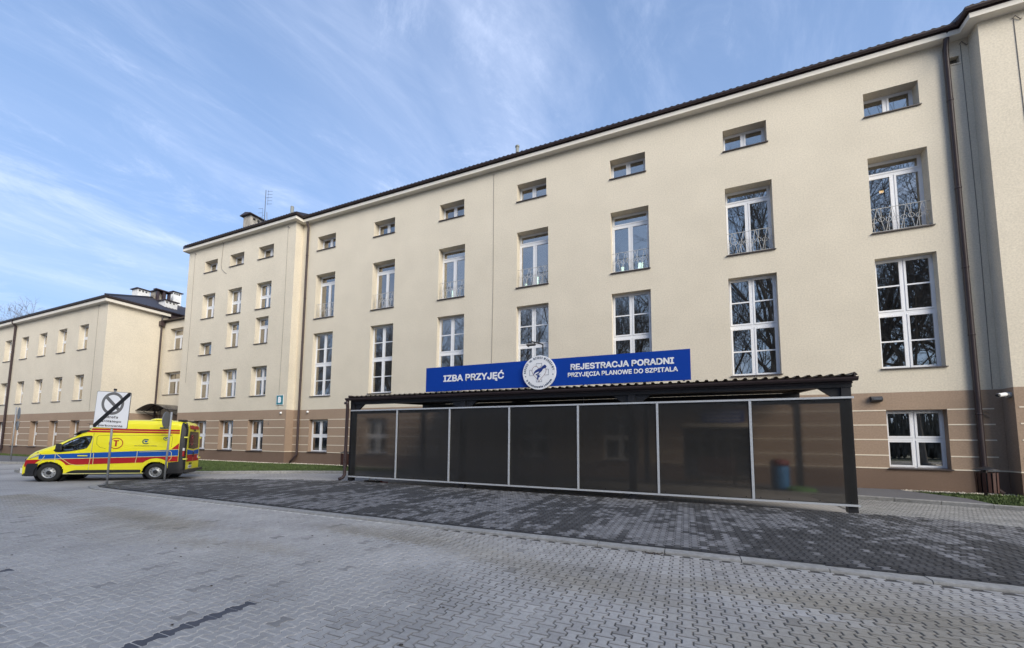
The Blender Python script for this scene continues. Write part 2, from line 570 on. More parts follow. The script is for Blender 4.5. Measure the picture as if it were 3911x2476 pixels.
def paver_material(name, source, mul=1.0):
    m = bpy.data.materials.new(name); m.use_nodes = True
    n, l = m.node_tree.nodes, m.node_tree.links
    b = n['Principled BSDF']; b.inputs['Roughness'].default_value = .82
    b.inputs['Specular IOR Level'].default_value = .35
    if source == 'attr':
        a = n.new('ShaderNodeAttribute'); a.attribute_name = 'tone'; colo = a.outputs['Color']
    else:
        a = n.new('ShaderNodeObjectInfo'); colo = a.outputs['Color']
    geo = n.new('ShaderNodeNewGeometry')
    nz = n.new('ShaderNodeTexNoise'); nz.inputs['Scale'].default_value = 16; nz.inputs['Detail'].default_value = 5
    nz.inputs['Roughness'].default_value = .7
    l.new(geo.outputs['Position'], nz.inputs['Vector'])
    mr = n.new('ShaderNodeMapRange'); mr.inputs['From Min'].default_value = .3; mr.inputs['From Max'].default_value = .7
    mr.inputs['To Min'].default_value = .84; mr.inputs['To Max'].default_value = 1.14
    l.new(nz.outputs['Fac'], mr.inputs['Value'])
    nf = n.new('ShaderNodeTexNoise'); nf.inputs['Scale'].default_value = 140; nf.inputs['Detail'].default_value = 2
    l.new(geo.outputs['Position'], nf.inputs['Vector'])
    mf = n.new('ShaderNodeMapRange'); mf.inputs['From Min'].default_value = .3; mf.inputs['From Max'].default_value = .7
    mf.inputs['To Min'].default_value = .86; mf.inputs['To Max'].default_value = 1.14
    l.new(nf.outputs['Fac'], mf.inputs['Value'])
    mu = n.new('ShaderNodeMath'); mu.operation = 'MULTIPLY'
    l.new(mr.outputs[0], mu.inputs[0]); l.new(mf.outputs[0], mu.inputs[1])
    vm = n.new('ShaderNodeVectorMath'); vm.operation = 'SCALE'
    m2 = n.new('ShaderNodeMath'); m2.operation = 'MULTIPLY'; m2.inputs[1].default_value = mul; l.new(mu.outputs[0], m2.inputs[0])
    l.new(colo, vm.inputs[0]); l.new(m2.outputs[0], vm.inputs['Scale'])
    l.new(vm.outputs[0], b.inputs['Base Color'])
    bp = n.new('ShaderNodeBump'); bp.inputs['Strength'].default_value = .35; bp.inputs['Distance'].default_value = .004
    l.new(nf.outputs['Fac'], bp.inputs['Height']); l.new(bp.outputs[0], b.inputs['Normal'])
    MATS[name] = m
    return m


PAV_A = paver_material('concrete_pavers', 'attr')
PAV_O = paver_material('concrete_paver', 'obj')
PAV_ED = paver_material('paver_shaded_edge', 'obj', .62)  # shade of the joints painted in as a darker chamfer tone
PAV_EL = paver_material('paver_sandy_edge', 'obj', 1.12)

PXW, PYL = 0.141, 0.225
_g = 0.0036; _a = 0.021; _t = 0.014
L2_, W2_ = PYL / 2 - _g, PXW / 2 - _g


def paver_outline(ins):
    l, we, wm = L2_ - ins, W2_ + _a - ins, W2_ - _a - ins
    q = PYL / 4
    return [(-we, -l), (we, -l), (we, -q - _t), (wm, -q + _t), (wm, q - _t), (we, q + _t), (we, l), (-we, l),
            (-we, q + _t), (-wm, q - _t), (-wm, -q + _t), (-we, -q - _t)]


TOPO = np.array([(x, y, 0.0) for x, y in paver_outline(.0075)] + [(x, y, -.008) for x, y in paver_outline(0)])
PF = [tuple(range(12))] + [(i + 12, (i + 1) % 12 + 12, (i + 1) % 12, i) for i in range(12)]


def in_view(x, y, z=0, mx=.12):
    q = RM @ (np.array([x, y, np.full_like(x, z)]) - np.array(CAMP)[:, None])
    u = 1848.79 + 1625.9 * q[0] / q[2]; v = 1548.57 - 1625.9 * q[1] / q[2]
    return (q[2] > .5) & (u > -3911 * mx) & (u < 3911 * (1 + mx)) & (v < 2476 * (1 + mx)) & (v > 1400)


def sand_f(x, y):
    return np.clip((20.3 - x) * .45 + (-19.9 - y) * .40 + (fbm(x * .6 + 3, y * .6, 3) - .5) * 4.5, 0, 1)


EDGE_A = lambda x, y: .62 + .50 * sand_f(x, y) * np.exp(-np.maximum(0, np.hypot(x - 21, y + 23.6) - 6.5) / 7)  # painted joint shade, lifted where pale sand fills the joints
EDGE_D = lambda x, y: np.full(len(x), .42)  # chamfers evenly darkened to paint in joint shade


def lay_pavers(parent, x0, x1, y0, y1, z, tone_fn, inside=None, pieces=300, edge_fn=EDGE_D):
    js = np.arange(math.ceil(x0 / PXW), math.floor(x1 / PXW) + 1)
    P = []
    for j in js:
        off = PYL / 2 if j % 2 else 0
        ks = np.arange(math.ceil((y0 - off) / PYL + .5), math.floor((y1 - off) / PYL - .5) + 1)
        P.append(np.stack([np.full(len(ks), j * PXW), ks * PYL + off], 1))
    P = np.concatenate(P)
    P = P[in_view(P[:, 0], P[:, 1], z)]
    if inside is not None:
        P = P[inside(P[:, 0], P[:, 1])]
    D = np.hypot(P[:, 0] - CAMP[0], P[:, 1] - CAMP[1])
    P = P[np.argsort(D)]
    # the nearest ones that are really in frame become single pieces
    vis = in_view(P[:, 0], P[:, 1], z, 0.0)
    idx = np.where(vis)[0][:pieces]
    single = np.zeros(len(P), bool); single[idx] = True
    tone = tone_fn(P[:, 0], P[:, 1])
    n = len(P)
    dz = rng.normal(0, .0009, n); tlt = rng.normal(0, .004, (n, 2)); rot = rng.normal(0, .006, n)
    # joined pavers
    Q = P[~single]; T = tone[~single]; m = len(Q)
    if m:
        c, s = np.cos(rot[~single])[:, None], np.sin(rot[~single])[:, None]
        X = TOPO[:, 0][None] * c - TOPO[:, 1][None] * s
        Y = TOPO[:, 0][None] * s + TOPO[:, 1][None] * c
        Z = TOPO[:, 2][None] + dz[~single][:, None] + X * tlt[~single][:, :1] + Y * tlt[~single][:, 1:] + z
        V = np.stack([X + Q[:, :1], Y + Q[:, 1:], Z], 2).reshape(-1, 3)
        org = np.array([V[:, 0].mean(), V[:, 1].mean(), z])
        me = bpy.data.meshes.new('pavers')
        me.vertices.add(len(V)); me.vertices.foreach_set('co', (V - org).ravel())
        loops = np.concatenate([np.array([i for f in PF for i in f])[None] + 24 * np.arange(m)[:, None]]).ravel()
        tot = np.tile([len(f) for f in PF], m)
        st = np.concatenate([[0], np.cumsum(tot)[:-1]])
        me.loops.add(len(loops)); me.loops.foreach_set('vertex_index', loops)
        me.polygons.add(len(tot)); me.polygons.foreach_set('loop_start', st); me.polygons.foreach_set('loop_total', tot)
        me.update(calc_edges=True)
        me.polygons.foreach_set('use_smooth', [False] * len(me.polygons))
        at = me.attributes.new('tone', 'FLOAT_COLOR', 'FACE')
        cols = np.repeat(np.concatenate([T, np.ones((m, 1))], 1), 13, 0).reshape(m, 13, 4)
        cols[:, 1:, :3] *= edge_fn(Q[:, 0], Q[:, 1])[:, None, None]  # chamfer faces carry the painted joint shade and sand tone
        at.data.foreach_set('color', cols.ravel().astype('f'))
        me.materials.append(PAV_A)
        o = bpy.data.objects.new('pavers', me); SC.collection.objects.link(o)
        o.parent = parent; o.location = Vector(org) - BASE[parent]; o['kind'] = 'stuff'
    # single pavers
    me = bpy.data.meshes.new('paver')
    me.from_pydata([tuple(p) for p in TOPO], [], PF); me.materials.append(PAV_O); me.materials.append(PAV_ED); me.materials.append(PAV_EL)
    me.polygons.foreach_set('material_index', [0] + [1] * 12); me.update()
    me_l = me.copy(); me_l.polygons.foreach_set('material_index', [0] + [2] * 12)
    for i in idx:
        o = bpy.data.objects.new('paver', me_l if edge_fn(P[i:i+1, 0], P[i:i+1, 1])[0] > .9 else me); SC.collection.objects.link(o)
        o.parent = parent
        o.location = Vector((P[i, 0], P[i, 1], z + dz[i])) - BASE[parent]
        o.rotation_euler = (tlt[i, 1], -tlt[i, 0], rot[i])
        o.color = (*tone[i], 1)


def tone_road(x, y):
    n = len(x)
    big = fbm(x * .5 + 3, y * .8 + 9, 4); mid = fbm(x * 2 + 40, y * 2, 3)
    v = .375 * (1 + (big - .5) * .34 + (mid - .5) * .20) * (1 + rng.normal(0, .045, n))
    warm = np.clip((fbm(x * .30 + 70, y * .9 + 5, 3) - .46) * 4, 0, 1) * np.exp(-((y + 17.7) / 1.5) ** 2)
    col = np.stack([v * 1.01, v * .975, v * .94], 1)
    col *= (1 - .30 * warm)[:, None] * np.stack([1 + .08 * warm, 1 + .02 * warm, 1 - .12 * warm], 1)
    # one column of dark charcoal marking pavers
    dk = ((np.abs(x - 16.78) < PXW * .5) & (y < -20.3)) | ((np.abs(x - 12.9) < PXW * .5) & (y < -20.9))
    col[dk] = np.array([.085, .088, .105]) * (1 + rng.normal(0, .05, (dk.sum(), 1)))
    odd = rng.random(n) < .012
    col[odd] *= .72
    return np.clip(col, .02, .6)


def tone_dark(x, y):
    n = len(x)
    patch = fbm(x * .85 + 11, y * .55 + 2, 3)
    colm = vnoise(np.round(x / PXW) * .73 + 5, y * .35)
    p = np.clip((patch - .47) * 2.3 + (colm - .5) * 1.5 + .40 + (x - 17) * .018, .03, .93)
    lt = rng.random(n) < p
    v = np.where(lt, .185, .066) * (1 + rng.normal(0, .16, n))
    dust = np.clip((fbm(x * .8, y * .8 + 60, 3) - .5) * 3, 0, 1)
    v = v + dust * .018
    col = np.stack([v * .99, v * .98, v * 1.01], 1)
    edge = y < -15.2
    col[edge] = np.array([.038, .038, .042]) * (1 + rng.normal(0, .12, (edge.sum(), 1)))
    return np.clip(col, .012, .5)


def tone_drive(x, y):
    n = len(x)
    v = .30 * (1 + (fbm(x, y * 1.4, 3) - .5) * .5) * (1 + rng.normal(0, .07, n))
    return np.clip(np.stack([v, v * .985, v * .95], 1), .03, .6)


# --- road foreground
BASE[road] = Vector((-90, -60, -0.02))
flat_poly('joint_bed', [(2, -26), (36, -26), (36, -15.72), (2, -15.72)], -0.006, SANDL, parent=road)
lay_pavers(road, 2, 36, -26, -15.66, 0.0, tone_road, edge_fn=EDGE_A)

# --- dark paved island in front of the shelter
ISL = [(36, -15.45), (3.0, -15.45), (1.7, -15.40), (1.05, -15.15), (.55, -14.7), (.1, -14.2), (-.25, -13.5), (-.2, -12.8),
       (.25, -12.0), (1.2, -11.3), (2.75, -10.5), (4.8, -9.5), (6.88, -8.68), (8.0, -8.60), (26.4, -8.60), (27.4, -8.85),
       (28.2, -9.25), (30, -10.3), (33, -12.2), (36, -14)]
island = flat_poly('dark_pavement', ISL, .018, DJOINT)
BASE[island] = Vector((36, -15.45, .018))


def poly_inside(poly):
    P = np.array(poly)

    def f(x, y):
        c = np.zeros(len(x), bool)
        j = len(P) - 1
        for i in range(len(P)):
            xi, yi, xj, yj = *P[i], *P[j]
            t = ((yi > y) != (yj > y)) & (x < (xj - xi) * (y - yi) / (yj - yi + 1e-12) + xi)
            c ^= t
            j = i
        return c
    return f


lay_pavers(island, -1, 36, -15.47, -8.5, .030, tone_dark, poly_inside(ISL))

# --- grey driveway between the shelter and the building
drive = flat_poly('driveway', [(25.6, -8.56), (26.4, -8.56), (27.4, -8.81), (28.2, -9.21), (30, -10.26), (33, -12.16), (36, -13.96),
                               (36, -4), (25.6, -4)], -.006, SAND)
BASE[drive] = Vector((25.6, -8.56, -.006))
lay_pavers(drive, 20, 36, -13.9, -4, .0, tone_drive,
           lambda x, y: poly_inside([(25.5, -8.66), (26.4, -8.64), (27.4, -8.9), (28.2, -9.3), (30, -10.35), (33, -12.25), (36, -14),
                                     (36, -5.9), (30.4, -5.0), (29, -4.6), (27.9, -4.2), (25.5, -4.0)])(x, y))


# --- kerbs
def kerb_run(label_kind, pts, step, w, z0, z1, gap=.012, parent=None, rnd=.03):
    """kerb stones of length `step` laid along a polyline; stone cross-section with a rounded front edge"""
    pts = [Vector((p[0], p[1], 0)) for p in pts]
    seg = [0]
    for i in range(1, len(pts)):
        seg.append(seg[-1] + (pts[i] - pts[i - 1]).length)

    def at(s):
        for i in range(1, len(pts)):
            if s <= seg[i] or i == len(pts) - 1:
                t = (s - seg[i - 1]) / (seg[i] - seg[i - 1])
                return pts[i - 1].lerp(pts[i], t)
    s = 0
    while s + step <= seg[-1] + 1e-6:
        a, b = at(s + gap / 2), at(s + step - gap / 2)
        d = (b - a).normalized(); nrm = Vector((-d.y, d.x, 0))     # left of travel = back of kerb
        jz = random.uniform(-.004, .004)
        prof = [(0, z0), (0, z1 - rnd), (rnd * .3, z1 - rnd * .3), (rnd, z1), (w, z1), (w, z0)]
        mb = MB()
        vs = [tuple(a + nrm * p + Vector((0, 0, h + jz))) for p, h in prof] + [tuple(b + nrm * p + Vector((0, 0, h + jz))) for p, h in prof]
        n = len(prof)
        mb.add(vs, [tuple(range(n)), tuple(reversed(range(n, 2 * n)))] + [(i, i + n, (i + 1) % n + n, (i + 1) % n) for i in range(n)])
        mb.build('kerb_stone', KERBM, parent)
        s += step


def structure(name, loc):
    o = bpy.data.objects.new(name, None); SC.collection.objects.link(o); o.location = loc; BASE[o] = Vector(loc)
    o['kind'] = 'structure'
    return o


k1 = structure('kerb', (20, -15.6, 0))
kerb_run('near', [(.42, -14.45), (.62, -14.95), (.98, -15.32), (1.5, -15.60), (2.4, -15.73), (5.0, -15.735), (36.5, -15.735)], 1.104, .235, -.1, .040, parent=k1, rnd=.035)
KB = [(-21.5, -11.3), (-17, -9.2), (-12, -9.9), (-7, -10.9), (-4, -10.6), (-2.3, -9.6), (.3, -7.2), (2, -5.8), (3.9, -4.75), (6, -4.1), (9, -3.7), (14, -3.55), (20, -3.6),
      (24, -3.75), (26.8, -4.05), (27.9, -4.35), (29, -4.72), (30.4, -5.15), (33, -6.0), (37, -7.4)]
k2 = structure('kerb', (10, -4, 0))
kerb_run('far', KB, 1.104, .14, -.1, .13, parent=k2)
k3 = structure('kerb', (-30, -11, 0))
kerb_run('left', [(-70, -14.5), (-40, -12.9), (-26, -11.6), (-21.5, -11.3)], 1.104, .14, -.1, .13, parent=k3)
k4 = structure('kerb', (-10, -13.8, 0))
kerb_run('nib', [(-8.3, -13.3), (-9.3, -13.75), (-10.6, -13.6), (-12, -12.8), (-13, -12.0)], .75, .14, -.1, .12, parent=k4)

# --- verge: slabs, lawn and gravel
flat_poly('sidewalk', [(-70, -14.4), (-40, -12.8), (-26, -11.5), (-21.5, -11.2), (-17, -9.1), (-17, -4.0), (-25.7, -4.0), (-25.7, -6.6), (-70, -6.6)], .11, ASPH)
flat_poly('sidewalk', [(14, -3.5), (20, -3.5), (24, -3.65), (26.8, -3.95), (27.9, -4.22), (29, -4.6), (29.85, -4.8), (30.0, -2.9), (29.2, -.55), (29.2, -.02), (6, -.02), (6, -4.0), (9, -3.6)], .112, ASPH)
LAWN_A = [(-17, -9.0), (-12, -9.8), (-7, -10.8), (-4, -10.5), (-2.3, -9.5), (.35, -7.1), (2.05, -5.7), (3.9, -4.65), (5.98, -4.0), (5.98, -.55), (-6.2, -.55), (-6.2, -1.25), (-20.2, -1.25), (-20.2, -3.0), (-17, -4.0)]
LAWN_B = [(29.9, -4.85), (30.4, -5.05), (33, -5.9), (37, -7.3), (37, -1.2), (32.4, -1.2), (32.4, -.5), (29.4, -.5), (30.05, -2.9)]
LAWN_C = [(-70, -6.6), (-25.7, -6.6), (-25.7, -4.75), (-70, -4.75)]
for L_ in (LAWN_A, LAWN_B, LAWN_C):
    flat_poly('lawn', L_, .07, SOIL)


def sample_poly(poly, n):
    P = np.array(poly); f = poly_inside(poly); out = []
    c = 0
    while c < n:
        q = rng.uniform(P.min(0), P.max(0), (n * 2, 2)); q = q[f(q[:, 0], q[:, 1])]
        out.append(q); c += len(q)
    return np.concatenate(out)[:n]


def grass(poly, n, h):
    q = sample_poly(poly, n)
    ang = rng.uniform(0, math.pi, n); hh = h * rng.uniform(.5, 1.3, n) * (0.6 + .8 * fbm(q[:, 0] * .9, q[:, 1] * .9, 2)); w = rng.uniform(.012, .03, n)
    lx, ly = rng.normal(0, .35, n) * hh, rng.normal(0, .35, n) * hh
    dx, dy = np.cos(ang) * w, np.sin(ang) * w
    V = np.stack([np.stack([q[:, 0] - dx, q[:, 1] - dy, np.full(n, .065)], 1), np.stack([q[:, 0] + dx, q[:, 1] + dy, np.full(n, .065)], 1),
                  np.stack([q[:, 0] + lx, q[:, 1] + ly, .065 + hh], 1)], 1).reshape(-1, 3)
    mb = MB(); mb.v = V.tolist(); mb.f = [(3 * i, 3 * i + 1, 3 * i + 2) for i in range(n)]; mb.m = [0] * n
    mb.build('grass', GRASS, kind='stuff')


grass(LAWN_A, 42000, .075)
grass(LAWN_B, 14000, .09)
grass(LAWN_C, 9000, .11)


def pebbles(poly, n, s0, s1):
    q = sample_poly(poly, n)
    mb = MB()
    base = np.array([(0, 0, 1), (1, 0, 0), (0, 1, 0), (-1, 0, 0), (0, -1, 0), (0, 0, -.4)])
    F = [(0, 1, 2), (0, 2, 3), (0, 3, 4), (0, 4, 1), (5, 2, 1), (5, 3, 2), (5, 4, 3), (5, 1, 4)]
    for x, y in q:
        s = random.uniform(s0, s1)
        sc = np.array([random.uniform(.7, 1.2), random.uniform(.7, 1.2), random.uniform(.5, .8)]) * s
        a = random.uniform(0, 6.28); c, d = math.cos(a), math.sin(a)
        p = (base + rng.normal(0, .13, base.shape)) * sc
        p = np.stack([p[:, 0] * c - p[:, 1] * d + x, p[:, 0] * d + p[:, 1] * c + y, p[:, 2] + .09 + s * .2], 1)
        mb.add(p, F)
    mb.build('gravel', PEBBLE, kind='stuff')


for P_ in ([(-20.2, -1.3), (-6.0, -1.3), (-6.0, -.72), (-20.2, -.72)], [(-6.3, -.62), (5.9, -.62), (5.9, -.02), (-6.3, -.02)],
           [(29.2, -.62), (32.4, -.62), (32.4, -.02), (29.2, -.02)], [(32.3, -1.3), (37, -1.3), (37, -.72), (32.3, -.72)]):
    flat_poly('gravel_bed', P_, .085, mat('gravel_soil', (.20, .17, .13), 1.0, nscale=12, namt=.4))
    a_ = abs((P_[1][0] - P_[0][0]) * (P_[2][1] - P_[1][1]))
    pebbles(P_, int(a_ * 170), .03, .062)

# scattered dry leaves and twigs on the road
lf = MB()
LEAF = mat('dry_leaf', (.060, .045, .035), .9, nscale=30, namt=.4)
for i in range(240):
    x, y = random.uniform(9, 27), random.uniform(-23.2, -15.9)
    s = random.uniform(.008, .028); a = random.uniform(0, 6.28); e = random.uniform(.25, .9)
    pts = []
    for k in range(5):
        t = a + k * 1.2566
        r = s * random.uniform(.6, 1.2)
        px, py = r * math.cos(t), r * math.sin(t) * e
        pts.append((x + px, y + py, .004 + random.uniform(0, .010)))
    lf.add(pts, [(0, 1, 2, 3, 4)])
for (cx, cy) in ((20.6, -15.85), (20.75, -15.83), (16.3, -15.3), (24.3, -13.6)):
    for i in range(14):
        x, y = cx + random.gauss(0, .09), cy + random.gauss(0, .04); s = random.uniform(.01, .03)
        lf.add([(x - s, y, .006), (x, y - s * .6, .012), (x + s, y, .008), (x, y + s * .7, .02)], [(0, 1, 2, 3)])
lf.build('leaf_litter', LEAF, kind='stuff')

# ================================================================== BUILDINGS
ZBB, ZPL = 4.18, 0.985
LINES = [3.42, 2.80, 2.18, 1.52]
X0C, SP = -4.667, 5.6


def zone_cells(mb, x0, x1, Y, z0, z1, ops, fn=None):
    """wall sheet at y=Y with openings (x0,x1,z0,z1,depth); colour zones by height"""
    fn = fn or (lambda a, y, z: (a, y, z))
    xs = sorted(set([x0, x1] + [o[0] for o in ops] + [o[1] for o in ops]))
    zs = sorted(set([z0, z1, ZBB, ZPL] + [o[2] for o in ops] + [o[3] for o in ops]))
    zs = [z for z in zs if z0 <= z <= z1]
    zone = lambda z: 0 if z > ZBB else (1 if z > ZPL else 2)
    for i in range(len(xs) - 1):
        for j in range(len(zs) - 1):
            cx, cz = (xs[i] + xs[i + 1]) / 2, (zs[j] + zs[j + 1]) / 2
            if any(o[0] < cx < o[1] and o[2] < cz < o[3] for o in ops):
                continue
            mb.quad(fn(xs[i], Y, zs[j]), fn(xs[i + 1], Y, zs[j]), fn(xs[i + 1], Y, zs[j + 1]), fn(xs[i], Y, zs[j + 1]), zone(cz))
    for (a, b, c, d, dep) in ops:
        mi = zone((c + d) / 2); y2 = Y + dep
        mb.quad(fn(a, Y, c), fn(a, Y, d), fn(a, y2, d), fn(a, y2, c), mi)
        mb.quad(fn(b, Y, c), fn(b, y2, c), fn(b, y2, d), fn(b, Y, d), mi)
        mb.quad(fn(a, Y, d), fn(b, Y, d), fn(b, y2, d), fn(a, y2, d), mi)
        mb.quad(fn(a, Y, c), fn(a, y2, c), fn(b, y2, c), fn(b, Y, c), mi)


def make_window(bld, x0, x1, z0, z1, Y, dep, kind, label=None, curtain=0.0, rail=False, lamps=(), detail=True, ajar=False):
    """window frame object with its panes, sill, curtain and railing as sub-parts"""
    yf = Y + dep - .03; yb = yf + .075
    W, H = x1 - x0, z1 - z0
    fr = MB(); panes = []

    def bar(a, b, c, d, o=0.0):
        fr.box(a, b, yf - o, yb, c, d)
    B = .055
    bar(x0, x1, z0, z0 + B); bar(x0, x1, z1 - B, z1); bar(x0, x0 + B, z0 + B, z1 - B); bar(x1 - B, x1, z0 + B, z1 - B)

    def sash(a, b, c, d, bars=()):
        s = .075; o = .018
        a += .006; b -= .006; c += .006; d -= .006
        bar(a, b, c, c + s, o); bar(a, b, d - s, d, o); bar(a, a + s, c + s, d - s, o); bar(b - s, b, c + s, d - s, o)
        zz_ = [c + s] + [c + (d - c) * t for t in bars] + [d - s]
        for t in bars:
            zt = c + (d - c) * t
            fr.box(a + s, b - s, yf - o + .01, yb, zt - .03, zt + .03)
        for k in range(len(zz_) - 1):
            za = zz_[k] + (.03 if k > 0 else 0); zb = zz_[k + 1] - (.03 if k < len(zz_) - 2 else 0)
            panes.append((a + s, b - s, za, zb))
    xi0, xi1, zi0, zi1 = x0 + B, x1 - B, z0 + B, z1 - B
    xm = (xi0 + xi1) / 2; mw = .035
    if kind == 'small':
        bar(xm - mw, xm + mw, zi0, zi1); sash(xi0, xm - mw, zi0, zi1); sash(xm + mw, xi1, zi0, zi1)
    elif kind == 'single':
        sash(xi0, xi1, zi0, zi1)
    elif kind == 'balcony':
        zt = z0 + H * .815
        bar(xi0, xi1, zt - .05, zt + .05); bar(xm - mw, xm + mw, zi0, zt - .05)
        sash(xi0, xm - mw, zi0, zt - .05); sash(xm + mw, xi1, zi0, zt - .05); sash(xi0, xi1, zt + .05, zi1)
    elif kind == 'tall':
        zt = z0 + H * .505
        bar(xi0, xi1, zt - .07, zt + .07)
        for (c, d) in ((zi0, zt - .07), (zt + .07, zi1)):
            bar(xm - mw, xm + mw, c, d)
            sash(xi0, xm - mw, c, d, (.5,)); sash(xm + mw, xi1, c, d, (.5,))
    elif kind in ('cross', 'cross6', 'tlight'):
        zt = z0 + H * {'cross': .5, 'cross6': .60, 'tlight': .66}[kind]
        bar(xi0, xi1, zt - .05, zt + .05); bar(xm - mw, xm + mw, zi0, zt - .05)
        sash(xi0, xm - mw, zi0, zt - .05); sash(xm + mw, xi1, zi0, zt - .05)
        if kind == 'tlight':
            sash(xi0, xi1, zt + .05, zi1)
        else:
            bar(xm - mw, xm + mw, zt + .05, zi1)
            sash(xi0, xm - mw, zt + .05, zi1); sash(xm + mw, xi1, zt + .05, zi1)
    w = fr.build('window', PVC, bld, label=label, origin=((x0 + x1) / 2, yf, z0))
    for (a, b, c, d) in panes:
        MB().box(a, b, yf + .018, yf + .026, c, d).build('pane', GLASS, w)
    s = MB()
    s.prism([(Y - .075, z0 - .035), (Y - .075, z0 + .005), (yf - .02, z0 + .035), (yf - .02, z0 + .008), (Y - .06, z0 - .035)],
            lambda a, b, t: (t, a, b), x0 - .045, x1 + .045)
    s.build('sill', SILL, w)
    if curtain:
        c = MB(); n = 28
        zt = z1 - .08; zb = z0 + .05 + (1 - curtain) * H * .9
        xs_ = np.linspace(x0 + .08, x1 - .08, n)
        vs = [(x, yb + .12 + .03 * math.sin(i * 1.9), zb) for i, x in enumerate(xs_)] + [(x, yb + .12 + .03 * math.sin(i * 1.9), zt) for i, x in enumerate(xs_)]
        c.add(vs, [(i, i + 1, i + 1 + n, i + n) for i in range(n - 1)])
        c.build('curtain', CURT, w, smooth=True)
    for (lx, lz, lw, lh) in lamps:
        MB().box(x0 + lx * W, x0 + lx * W + lw, yb + .5, yb + .55, z0 + lz, z0 + lz + lh).build('lamp', LITTUBE if lh > .2 else LITBULB, w)
    if rail:
        r = MB(); ry = Y + .13
        zt, zb = z0 + 1.16, z0 + .10
        r.tube([(x0 + .01, ry, zt), (x1 - .01, ry, zt)], .014, 6)
        r.tube([(x0 + .01, ry, zb), (x1 - .01, ry, zb)], .012, 6)
        n = 8; dx = W / n; zc = (zt + zb) / 2; cr = dx * .40
        for i in range(n):
            cx = x0 + dx * (i + .5)
            zz0 = zc + (.02 if i % 2 else -.02)
            circ = [(cx + cr * math.cos(t * math.pi / 6), ry, zz0 + cr * math.sin(t * math.pi / 6)) for t in range(13)]
            r.tube(circ, .009, 5, caps=False)
            if i % 2 == 0:
                r.tube([(cx, ry, zz0 - cr), (cx, ry, zb)], .009, 5)
                if i > 0: r.tube([(cx - dx * .5, ry, zb), (cx, ry, zb + .01)], .006, 4)
            else:
                r.tube([(cx, ry, zz0 + cr), (cx, ry, zt)], .009, 5)
        for i in range(0, n + 1):
            xa = x0 + dx * i
            if i % 2 == 0 and i < n:
                r.tube([(xa + .02, ry + .012, zb), (xa + dx * .95, ry + .012, zt)], .010, 5) if i % 4 == 0 else r.tube([(xa + .02, ry + .012, zb), (xa + dx * .95, ry + .012, zt)], .010, 5)
                r.tube([(xa + dx * 1.05, ry + .012, zt), (xa + dx * 2 - .02, ry + .012, zb)], .010, 5)
        r.build('railing', RAILM, w)
    return w


def split_boxes(mb, name, m, parent):
    for i in range(0, len(mb.v), 8):
        q = MB(); q.add(mb.v[i:i + 8], [(0, 3, 2, 1), (4, 5, 6, 7), (0, 1, 5, 4), (1, 2, 6, 5), (2, 3, 7, 6), (3, 0, 4, 7)])
        q.build(name, m, parent)


def bands(bld, Y, segs, z, x_ax=True):
    mb = MB()
    for a, b in segs:
        mb.box(a, b, Y - .012, Y + .05, z - .024, z + .024)
    return mb


def downpipe(bld, path, r=.075, brackets=()):
    mb = MB(); mb.tube(path, r, 10)
    for z in brackets:
        p = None
        for i in range(len(path) - 1):
            a, b = Vector(path[i]), Vector(path[i + 1])
            if min(a.z, b.z) <= z <= max(a.z, b.z) and abs(a.z - b.z) > .01:
                p = a.lerp(b, (z - a.z) / (b.z - a.z))
        if p is not None:
            mb.lathe([(r, -.03), (r + .014, -.03), (r + .014, .03), (r, .03)], p, 10)
    return mb.build('downpipe', GUTTER, bld, smooth=True)


# ---------------- main block
hosp = thing('hospital_building', 'long four-storey cream hospital block with brown ground floor and seven window columns', 'building', (6, 0, 0))
ROWS = [(17.0 - .0, 17.88, 1.873, 'small', .56), (11.25, 14.77, 1.985, 'balcony', .56), (5.20, 10.09, 2.008, 'tall', .36), (.985, 3.43, 1.90, 'cross', .34)]
ROWS[0] = (16.742, 17.879, 1.873, 'small', .56)
XL_, XR_ = -6.33, 32.45
PJ = .70                                   # projection of the end blocks
main_ops, specs = [], []
for i in range(7):
    x = X0C + i * SP
    for r, (z0, z1, w, kd, dep) in enumerate(ROWS):
        xx = x + (.0 if r < 3 else .02)
        if r == 3 and i in (2, 3, 4):
            continue
        if r == 3 and i == 5:
            continue
        main_ops.append((xx, xx + w, z0, z1, dep)); specs.append((i, r, xx, xx + w, z0, z1, dep, kd))
# ground floor openings behind the shelter: two windows and the glazed entrance
for (a, b, z0, z1, kd) in ((12.3, 14.2, .985, 3.43, 'cross'), (17.2, 19.0, .985, 3.43, 'cross')):
    main_ops.append((a, b, z0, z1, .34)); specs.append((9, 3, a, b, z0, z1, .34, kd))
ENT = (21.1, 24.0, .12, 2.72)
main_ops.append((ENT[0], ENT[1], ENT[2], ENT[3], .3))
VENT = (31.80, 32.16, 18.17, 18.50)
main_ops.append((*VENT, .25))
wall = MB()
ZT = 19.2
zone_cells(wall, XL_, XR_, 0, 0, ZT, main_ops)
